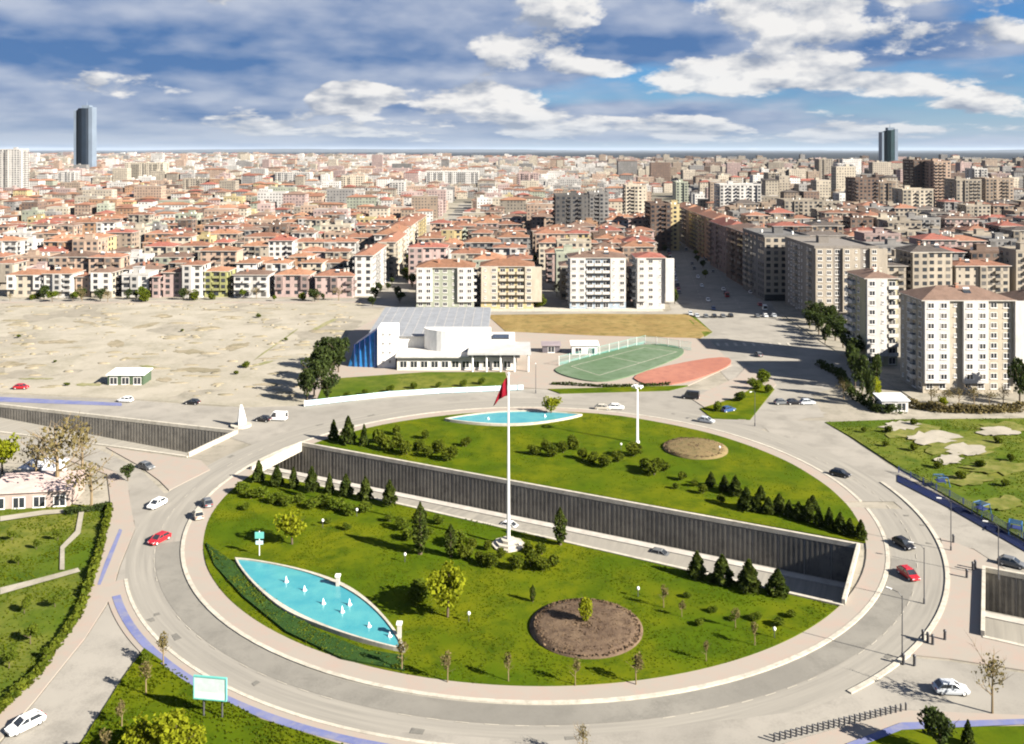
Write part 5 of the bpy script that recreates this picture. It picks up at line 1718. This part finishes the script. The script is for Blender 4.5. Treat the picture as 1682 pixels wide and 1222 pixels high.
# bollards along the near right footway, and along the pink paved point
bm_ = MB(); bm_.lathe([(.13, 0), (.12, .75), (.15, .8), (.12, .95), (.02, 1.0)], 8); BOL = bm_.mesh('bollard', M['dark_metal'], True)
P0, P1 = Vector(G(1272, 1219)), Vector(G(1488, 1168))
for i in range(26):
    p = P0.lerp(P1, i / 25)
    tag(link('bollard', BOL, loc=(p.x, p.y, .1)), '%s from left of the dark bollards along the near footway kerb' % ORD[i], 'bollard', 'bollards along the near footway')
for i, (x, y) in enumerate([(1484, 1092), (1502, 1094), (1524, 1056), (1532, 1060), (1516, 1052), (1552, 1052), (1588, 950), (1598, 938), (1602, 935), (1566, 892)]):
    X, Y = G(x, y)
    o = link('bollard', BOL, loc=(X, Y, .1), scale=(1.6, 1.6, 1.5)); tag(o, 'stout bollard on the pink paved point, %s of ten from the near road' % ORD[i], 'bollard', 'bollards on the pink paved point')


def panel_fence(pts, h, m, postm, label, step=4.0, cat='fence', name='fence', solid=True):
    root = link(name, None); tag(root, label, cat)
    P = resample(pts, step)
    for a, b in zip(P[:-1], P[1:]):
        d = b - a
        ang = math.atan2(d.y, d.x)
        mb = MB(); L = d.length
        if solid: mb.box(.06, L - .06, -.04, .04, .1, h)
        else:
            for z in (.25, .6, .95, h): mb.box(.06, L - .06, -.025, .025, z - .06, z)
            for k in range(int(L / .5)): mb.box(.3 + k * .5, .34 + k * .5, -.02, .02, .24, h - .07)
        link('panel', mb.mesh('panel', m), root, loc=(a.x, a.y, 0.1), rz=ang)
        mb = MB(); mb.box(-.07, .07, -.07, .07, 0, h + .12)
        link('post', mb.mesh('post', postm), root, loc=(a.x, a.y, .1), rz=ang)


panel_fence(px((500, 668), (560, 661), (640, 652), (720, 647), (860, 641)), 1.5, M['cyan'], M['white'], 'pale cyan wall between the school grass and the ring road', cat='wall', name='boundary_wall')
panel_fence(px((1476, 777), (1560, 817), (1682, 888), (1790, 950)), 1.3, M['navy'], M['navy'], 'navy blue railing along the rough slope', solid=False)
panel_fence(px((918, 601), (1060, 565), (1136, 577)), 3.0, M['teal'], M['metal'], 'high green fence behind the sports field', solid=False, step=5)

# ------------------------------------------------------------------ school
def school():
    root = link('school', None, loc=(0, 0, 0)); tag(root, 'white school with grey hall roof and blue glass end', 'school')
    def part(nm, mats, f, color=None, parent=None):
        mb = MB(); f(mb)
        return link(nm, mb.mesh(nm, mats), parent or root, color=color)
    W = (.56, .55, .52)
    # long hall with shallow grey roof
    part('hall_wall', M['plaster'], lambda m: m.box(-47, -9, 298, 338, 0, 8.6), W)
    def rf(m):
        m.add([(-48, 297, 8.62), (-8, 297, 8.62), (-8, 341, 8.62), (-48, 341, 8.62), (-48, 341, 10.6), (-8, 341, 10.6)], [(0, 1, 5, 4), (2, 3, 4, 5), (1, 2, 5), (3, 0, 4)], 0)
    hr = part('hall_roof', M['plaster'], rf, (.19, .20, .215))
    for k in range(12):
        part('roof_seam', M['concrete'], lambda m, k=k: m.add([(-46 + k * 3.2, 297, 8.64), (-45.85 + k * 3.2, 297, 8.64), (-45.85 + k * 3.2, 341, 10.63), (-46 + k * 3.2, 341, 10.63)], [(0, 1, 2, 3)]), None, hr)
    # white curved drum
    def drum(m):
        n = 20
        vs = [(-18 + 11 * math.cos(R(180 + 180 * i / n)), 298 + 7 * math.sin(R(180 + 180 * i / n)), z) for z in (0, 11.5) for i in range(n + 1)]
        m.add(vs, [(i, i + 1, i + n + 2, i + n + 1) for i in range(n)] + [tuple(range(n + 1, 2 * n + 2)), (n, 0, n + 1, 2 * n + 1)])
    part('curved_wall', M['plaster'], drum, (.62, .61, .58))
    # tower slab with small windows
    tw = part('tower_wall', M['plaster'], lambda m: m.box(-43.2, -37.4, 289, 297.9, 0, 13), (.62, .60, .58))
    for k in range(4):
        for s in (-41.4, -39.2):
            link('window', WIN['n'], root, loc=(s, 289, 1.6 + k * 2.9))
    # blue glass wedge
    def wedge(m):
        m.add([(-53, 291, 0), (-43.2, 289.5, 0), (-43.2, 297, 0), (-53, 297, 0), (-51, 291.5, 7.0), (-43.2, 290, 12.4), (-43.2, 297, 12.4), (-51, 297, 7.0)], [(0, 1, 5, 4), (1, 2, 6, 5), (2, 3, 7, 6), (3, 0, 4, 7), (4, 5, 6, 7)])
    part('glass_wedge', flat('blue_glazing', (0.015, 0.13, 0.32), .3, .5, .5, .3), wedge)
    for k in range(5):
        x = -51 + k * 1.7
        part('mullion', M['navy'], lambda m, x=x: m.box(x, x + .14, 289.2 + (-43.2 - x) * .16, 289.9 + (-43.2 - x) * .16, 0, 7.4 + (x + 51) * .6))
    # low front wing with windows and flat roof
    part('front_wall', M['plaster'], lambda m: m.box(-36.5, 1.5, 286, 292, 0, 4.3), (.54, .51, .46))
    part('front_roof', M['plaster'], lambda m: m.box(-37, 2.5, 284.8, 297, 4.31, 4.8), (.40, .39, .37))
    for k in range(11):
        link('window', WIN['d'], root, loc=(-34.5 + k * 3.3, 286, .9))
    part('entrance_roof', M['plaster'], lambda m: m.box(-14, 6, 283, 300, 5.6, 6.2), (.34, .34, .33))
    for k in range(5):
        part('column', M['white'], lambda m, k=k: m.lathe([(.3, 0), (.3, 5.6)], 10, 0, -12.5 + k * 4.4, 284.2))
    part('side_wing', M['plaster'], lambda m: m.box(-8.5, 1.0, 298, 312, 0, 7.0), (.55, .53, .50))
    part('skylight', M['glass'], lambda m: m.box(-6.5, -1, 300, 306, 7.01, 7.5))


school()


def shed(X, Y, w, d, h, label, col, roofc, name='shed', rz=0, base=None):
    root = link(name, None, loc=(X, Y, .1), rz=rz); tag(root, label, 'shed' if name == 'shed' else 'building')
    mb = MB(); mb.box(-w / 2, w / 2, -d / 2, d / 2, -.2, h); link('wall', mb.mesh('wall', M['plaster']), root, color=col)
    mb = MB(); mb.add([(-w / 2 - .4, -d / 2 - .4, h + .002), (w / 2 + .4, -d / 2 - .4, h + .002), (w / 2 + .4, d / 2 + .4, h + .5), (-w / 2 - .4, d / 2 + .4, h + .5), (-w / 2 - .4, -d / 2 - .4, h + .25), (w / 2 + .4, -d / 2 - .4, h + .25), (w / 2 + .4, d / 2 + .4, h + .75), (-w / 2 - .4, d / 2 + .4, h + .75)],
                      [(0, 3, 2, 1), (4, 5, 6, 7), (0, 1, 5, 4), (1, 2, 6, 5), (2, 3, 7, 6), (3, 0, 4, 7)])
    link('roof', mb.mesh('roof', M['plaster']), root, color=roofc)
    n = max(1, int(w / 3.2))
    for k in range(n):
        link('window' if k else 'door', WIN['d'], root, loc=(-w / 2 + (k + .5) * w / n, -d / 2, .15))
    return root


X, Y = G(206, 633); shed(X, Y + 3, 10.6, 6, 2.9, 'white roofed shed with dark green front on the sandy lot', (.05, .075, .045), (.62, .61, .58))
X, Y = G(40, 838); shed(X, Y + 5, 15, 9, 3.2, 'low pavilion with pinkish roof under the bare brown trees', (.30, .24, .21), (.42, .33, .30), 'pavilion', R(8))
X, Y = G(60, 800); shed(X, Y + 3, 7, 5, 3.4, 'small white kiosk behind the pinkish pavilion', (.5, .48, .46), (.55, .55, .56), 'kiosk', R(-10))
X, Y = G(960, 580); shed(X, Y, 9, 5, 3.0, 'white changing hut behind the sports field', (.55, .54, .5), (.6, .59, .56), 'hut', 0)
X, Y = G(905, 578); shed(X, Y, 6, 4, 2.4, 'dark low hut beside the white changing hut', (.10, .09, .10), (.20, .17, .18), 'hut', 0)
X, Y = G(1464, 672); shed(X, Y, 7, 5, 2.8, 'little white kiosk at the foot of the tall dark trees', (.4, .39, .37), (.55, .57, .60), 'kiosk', 0)

# white monument
X, Y = G(396, 700)
root = link('monument', None, loc=(X, Y, 0)); tag(root, 'white sail shaped monument beside the underpass ramp', 'monument')
for k in range(3):
    mb = MB()
    a = k * 2.09 + .4
    ca, sa = math.cos(a), math.sin(a)
    prof = [(.2, 0), (1.3, 0), (1.25, 1.6), (.8, 3.6), (.3, 5.4), (.1, 5.4)]
    vs = [(p * ca - t * sa, p * sa + t * ca, z) for t in (-.15, .15) for p, z in prof]
    n = len(prof)
    mb.add(vs, [tuple(range(n - 1, -1, -1)), tuple(range(n, 2 * n))] + [(i, (i + 1) % n, (i + 1) % n + n, i + n) for i in range(n)])
    link('sail', mb.mesh('sail', M['white']), root)
mb = MB(); mb.lathe([(2.6, -.1), (2.6, .5), (.01, .5)], 16); link('base', mb.mesh('base', M['kerb']), root)

# blue playground frames on the rough slope
for i, (x, y) in enumerate([(1545, 800), (1612, 846), (1668, 878)]):
    X, Y = G(x, y)
    root = link('climbing_frame', None, loc=(X, Y, .3), rz=.5 * i); tag(root, 'blue pipe climbing frame, %s from left behind the navy railing' % ORD[i], 'climbing frame', 'blue climbing frames')
    mb = MB()
    for s in (-1, 1):
        mb.tube([(-1.5, s, 0), (-1.0, s, 2.0), (1.0, s, 2.0), (1.5, s, 0)], .09, 6)
    link('hoop', mb.mesh('hoop', M['blue']), root)
    for k in range(6):
        mb = MB(); mb.tube([(-1 + k * .4, -1, 2.0), (-1 + k * .4, 1, 2.0)], .06, 5); link('rung', mb.mesh('rung', M['blue']), root)
    mb = MB(); mb.box(-.9, .9, -.9, .9, 1.0, 1.1); link('platform', mb.mesh('platform', M['navy']), root)


# ------------------------------------------------------------------ vehicles
def car_parts(L=4.3, W=1.75, hgt=1.45, van=False):
    w = W / 2
    P = {}
    # lower body: stations along x with half width, sill and belt heights
    st = [(-L / 2, .78, .42, .72), (-L / 2 + .15, .92, .25, .86), (-L * .3, 1.0, .2, .92), (0, 1.0, .2, .93), (L * .22, 1.0, .2, .90), (L * .40, .96, .22, .76), (L / 2 - .1, .86, .28, .66), (L / 2, .74, .40, .58)]
    mb = MB(); vs, fs = [], []
    for x, k, z0, z1 in st:
        vs += [(x, -w * k * .94, z0), (x, -w * k, z0 + .3), (x, -w * k * .93, z1), (x, w * k * .93, z1), (x, w * k, z0 + .3), (x, w * k * .94, z0)]
    for i in range(len(st) - 1):
        for j in range(6):
            a = i * 6 + j; b = i * 6 + (j + 1) % 6
            fs.append((a, b, b + 6, a + 6))
    fs += [(0, 5, 4, 3, 2, 1), tuple((len(st) - 1) * 6 + j for j in range(6))]
    mb.add(vs, fs); P['body'] = mb.mesh('body', M['paint'])
    z1 = hgt - .06
    if van: cab = [(-L / 2 + .06, .90), (-L / 2 + .12, z1), (L * .20, z1), (L * .36, .86)]
    else: cab = [(-L * .42, .90), (-L * .29, z1), (L * .08, z1), (L * .27, .88)]
    mb = MB()
    k0, k1 = w * .90, w * .76
    b0, t0, t1, b1 = cab
    vs = [(b0[0], -k0, b0[1]), (t0[0], -k1, t0[1]), (t1[0], -k1, t1[1]), (b1[0], -k0, b1[1]), (b0[0], k0, b0[1]), (t0[0], k1, t0[1]), (t1[0], k1, t1[1]), (b1[0], k0, b1[1])]
    mb.add(vs, [(0, 3, 2, 1), (4, 5, 6, 7), (0, 1, 5, 4), (1, 2, 6, 5), (2, 3, 7, 6)]); P['window_band'] = mb.mesh('window_band', M['glass'])
    mb = MB(); mb.add([(t0[0] - .04, -k1 - .02, z1 - .02), (t1[0] + .06, -k1 - .02, z1 - .02), (t1[0] + .06, k1 + .02, z1 - .02), (t0[0] - .04, k1 + .02, z1 - .02), (t0[0] + .1, -k1 + .12, hgt + .02), (t1[0] - .1, -k1 + .12, hgt + .02), (t1[0] - .1, k1 - .12, hgt + .02), (t0[0] + .1, k1 - .12, hgt + .02)],
                      [(0, 1, 5, 4), (1, 2, 6, 5), (2, 3, 7, 6), (3, 0, 4, 7), (4, 5, 6, 7)])
    for s in (-1, 1):
        for (p, q_) in ((b0, t0), (b1, t1), ((-.02 * L - .1, .9), (-.02 * L - .06, z1))):
            mb.tube([(p[0], s * k0 * 1.01, p[1]), (q_[0], s * k1 * 1.02, q_[1])], .055, 4)
        if van: mb.box(-L / 2 + .2, L * .02, s * k0 - .02 if s > 0 else -k0 - .03, s * k0 + .03 if s > 0 else -k0 + .02, .9, z1 - .05)
    P['roof'] = mb.mesh('roof', M['paint'])
    mb = MB()
    vs, fs = [], []
    n = 14
    for y in (-.11, .11):
        vs += [(.32 * math.cos(6.283 * i / n), y, .32 * math.sin(6.283 * i / n)) for i in range(n)]
    fs = [(i, (i + 1) % n, (i + 1) % n + n, i + n) for i in range(n)] + [tuple(range(n)), tuple(range(2 * n - 1, n - 1, -1))]
    mb.add(vs, fs); P['tyre'] = mb.mesh('tyre', M['rubber'])
    mb = MB()
    for y in (-.116, .116):
        mb.add([(.19 * math.cos(6.283 * i / 10), y, .19 * math.sin(6.283 * i / 10)) for i in range(10)], [tuple(range(10)) if y < 0 else tuple(range(9, -1, -1))])
    P['rim'] = mb.mesh('rim', M['metal'])
    mb = MB(); mb.box(-.05, .05, -.2, .2, -.07, .07); P['headlight'] = mb.mesh('headlight', M['headlight'])
    mb = MB(); mb.box(-.05, .05, -.17, .17, -.08, .08); P['taillight'] = mb.mesh('taillight', M['taillight'])
    mb = MB(); mb.box(-.04, .04, -.3, .3, -.06, .06); P['number_plate'] = mb.mesh('number_plate', M['white'])
    return P, L, W


CARP = car_parts()
VANP = car_parts(5.0, 1.95, 2.2, True)
CC = {'white': (.62, .62, .61), 'red': (.30, .012, .018), 'black': (.012, .012, .014), 'grey': (.10, .105, .11), 'silver': (.36, .38, .40), 'blue': (.02, .05, .14), 'beige': (.36, .33, .27)}


def vehicle(X, Y, heading, colour, label, van=False, z=.05, group=None, small=False):
    P, L, W = VANP if van else CARP
    root = link('van' if van else 'car', None, loc=(X, Y, z), rz=heading)
    tag(root, label, 'van' if van else 'car', group)
    c = CC[colour]
    link('body', P['body'], root, color=c); link('window_band', P['window_band'], root); link('roof', P['roof'], root, color=c)
    for sx in (-L * .31, L * .31):
        for sy in (-W * .42, W * .42):
            t = link('wheel', P['tyre'], root, loc=(sx, sy, .32))
            link('rim', P['rim'], t)
    if not small:
        for sy in (-W * .31, W * .31):
            link('headlight', P['headlight'], root, loc=(L / 2 - .07, sy, .58)); link('taillight', P['taillight'], root, loc=(-L / 2 + .05, sy, .74))
        link('number_plate', P['number_plate'], root, loc=(-L / 2, 0, .52))
    return root


CARS = [(258, 832, 250, 'white', 'white car entering the bottom left street', 0), (262, 890, 245, 'red', 'red car in the mouth of the bottom left street', 0), (42, 1196, 232, 'white', 'white car with black windows in the bottom left corner', 0),
        (456, 690, 172, 'white', 'white van on the far service road near the monument', 1), (432, 692, 165, 'black', 'black car behind the white van', 0), (1160, 694, -30, 'silver', 'silver car on the far right arc of the ring', 0),
        (1380, 782, -40, 'black', 'black car alone on the right arc of the ring', 0), (1484, 898, -72, 'black', 'black car above the red car on the ring', 0), (1492, 948, -78, 'red', 'bright red car on the right of the ring', 0),
        (1562, 1138, -4, 'silver', 'silver car with teal tint on the near right road', 0), (1012, 672, -8, 'white', 'white car on the far arc behind the light mast', 0), (990, 673, -8, 'beige', 'beige car directly behind the white car on the far arc', 0),
        (1134, 655, 160, 'black', 'black van at the corner of the paved traffic island', 1), (1196, 676, 30, 'blue', 'dark blue car beside the small lawn on the traffic island', 0), (1284, 664, 5, 'grey', 'first grey car queueing below the boulevard shadow', 0), (1304, 664, 5, 'black', 'second black car queueing below the boulevard shadow', 0),
        (1326, 664, 5, 'silver', 'third silver car queueing below the boulevard shadow', 0), (206, 660, 170, 'white', 'white car on the service road by the sandy lot', 0), (316, 664, 168, 'black', 'black car on the service road by the sandy lot', 0), (1662, 930, -38, 'grey', 'grey car at the right frame edge above the parapet', 0),
        (240, 770, -32, 'grey', 'grey car on the narrow road beside the paved triangle', 0), (340, 830, 120, 'grey', 'grey car at the west bridge side of the ring', 0), (325, 850, 118, 'beige', 'beige car behind the grey one on the west arc', 0), (1246, 585, 95, 'grey', 'grey car in the sunlit strip between two shadows', 0), (35, 640, 0, 'red', 'small red car parked by the sandy lot road', 0)]
for x, y, a, c, lab, v in CARS:
    X, Y = G(x, y)
    vehicle(X, Y, R(a), c, lab, bool(v), z=.30 if lab.startswith('small red') else .06)
# in the underpass
for x, y, c, lab, v in ((1085, 908, 'grey', 'grey car down on the underpass road', 0), (838, 862, 'white', 'white car down on the underpass road by the flagpole', 0)):
    X, Y = G(x, y, -6.4)
    vehicle(X, Y, R(-27), c, lab, bool(v), z=-7.18)
q = random.Random(31)
n = 0
for k in range(30):
    y = 385 + k * 11 + q.uniform(-2, 2)
    for s in (-17.5, 17.5, q.choice([-5, 5])):
        if q.random() < .3 or n > 62: continue
        x = BX(max(y, 400)) + s
        n += 1
        vehicle(x, y, R(82 if s > 0 else 262), q.choice(['white', 'white', 'silver', 'grey', 'black', 'white', 'red', 'blue']), '%s vehicle along the boulevard counting away from the junction' % ORD[n - 1], q.random() < .15, group='vehicles on the boulevard', small=True)
n = 0
for k in range(11):
    for (x, y, a) in ((74 + k * 3.6, 378 + q.uniform(-1, 1), 88),):
        if q.random() < .25: continue
        n += 1
        vehicle(x, y, R(a), q.choice(['white', 'silver', 'grey', 'black', 'white']), 'car parked across the boulevard mouth, %s from left' % ORD[n - 1], group='cars parked at the boulevard mouth', small=True)


# rubble and heaps of the sandy lot
def heaps():
    q = random.Random(3)
    poly = px((-40, 500), (600, 497), (560, 545), (530, 590), (490, 655), (400, 660), (200, 645), (-40, 636))
    V, F = [], []
    k = 0
    while k < 330:
        x, y = q.uniform(-260, -30), q.uniform(255, 412)
        if not in_poly((x, y), poly): continue
        if mn.noise((x * .03, y * .03, 5)) < .0 and q.random() < .7: continue
        k += 1
        r_, h = q.uniform(.3, 1.9) * q.uniform(.3, 1), q.uniform(.15, .5)
        sx = q.uniform(1, 4.5)
        n = 9; i = len(V)
        for lv, (rad, zz) in enumerate(((1, 0), (.75, .6), (.35, .95))):
            for j in range(n):
                a = 6.283 * j / n
                jj = q.uniform(.8, 1.2)
                V.append((x + r_ * sx * rad * math.cos(a) * jj, y + r_ * rad * math.sin(a) * jj, -.1 + h * zz * q.uniform(.8, 1.1) + (.15 if lv else 0)))
        V.append((x, y, h))
        for lv in range(2):
            for j in range(n):
                F.append((i + lv * n + j, i + lv * n + (j + 1) % n, i + lv * n + n + (j + 1) % n, i + lv * n + n + j))
        for j in range(n): F.append((i + 2 * n + j, i + 2 * n + (j + 1) % n, i + 3 * n))
    mb = MB(); mb.add(V, F)
    o = link('rubble_heaps', mb.mesh('rubble_heaps', M['bed_sand'], True))
    tag(o, 'low heaps of earth and rubble on the sandy lot', 'rubble', None, 'stuff')


heaps()


# ------------------------------------------------------------------ the air
def haze():
    mb = MB()
    mb.box(-66000, 66000, -3000, 66000, -5.5, 225)
    m = bpy.data.materials.new('haze_air')
    m.use_nodes = True
    nt = m.node_tree
    nt.nodes.clear()
    out = nt.nodes.new('ShaderNodeOutputMaterial')
    pv = nt.nodes.new('ShaderNodeVolumePrincipled')
    pv.inputs['Color'].default_value = (0.72, 0.84, 1.0, 1)
    pv.inputs['Density'].default_value = HAZE
    nt.links.new(pv.outputs[0], out.inputs['Volume'])
    o = link('haze', mb.mesh('haze', m))
    tag(o, 'thin pale haze in the air over town', 'haze', None, 'stuff')


HAZE = 0.8e-5
haze()
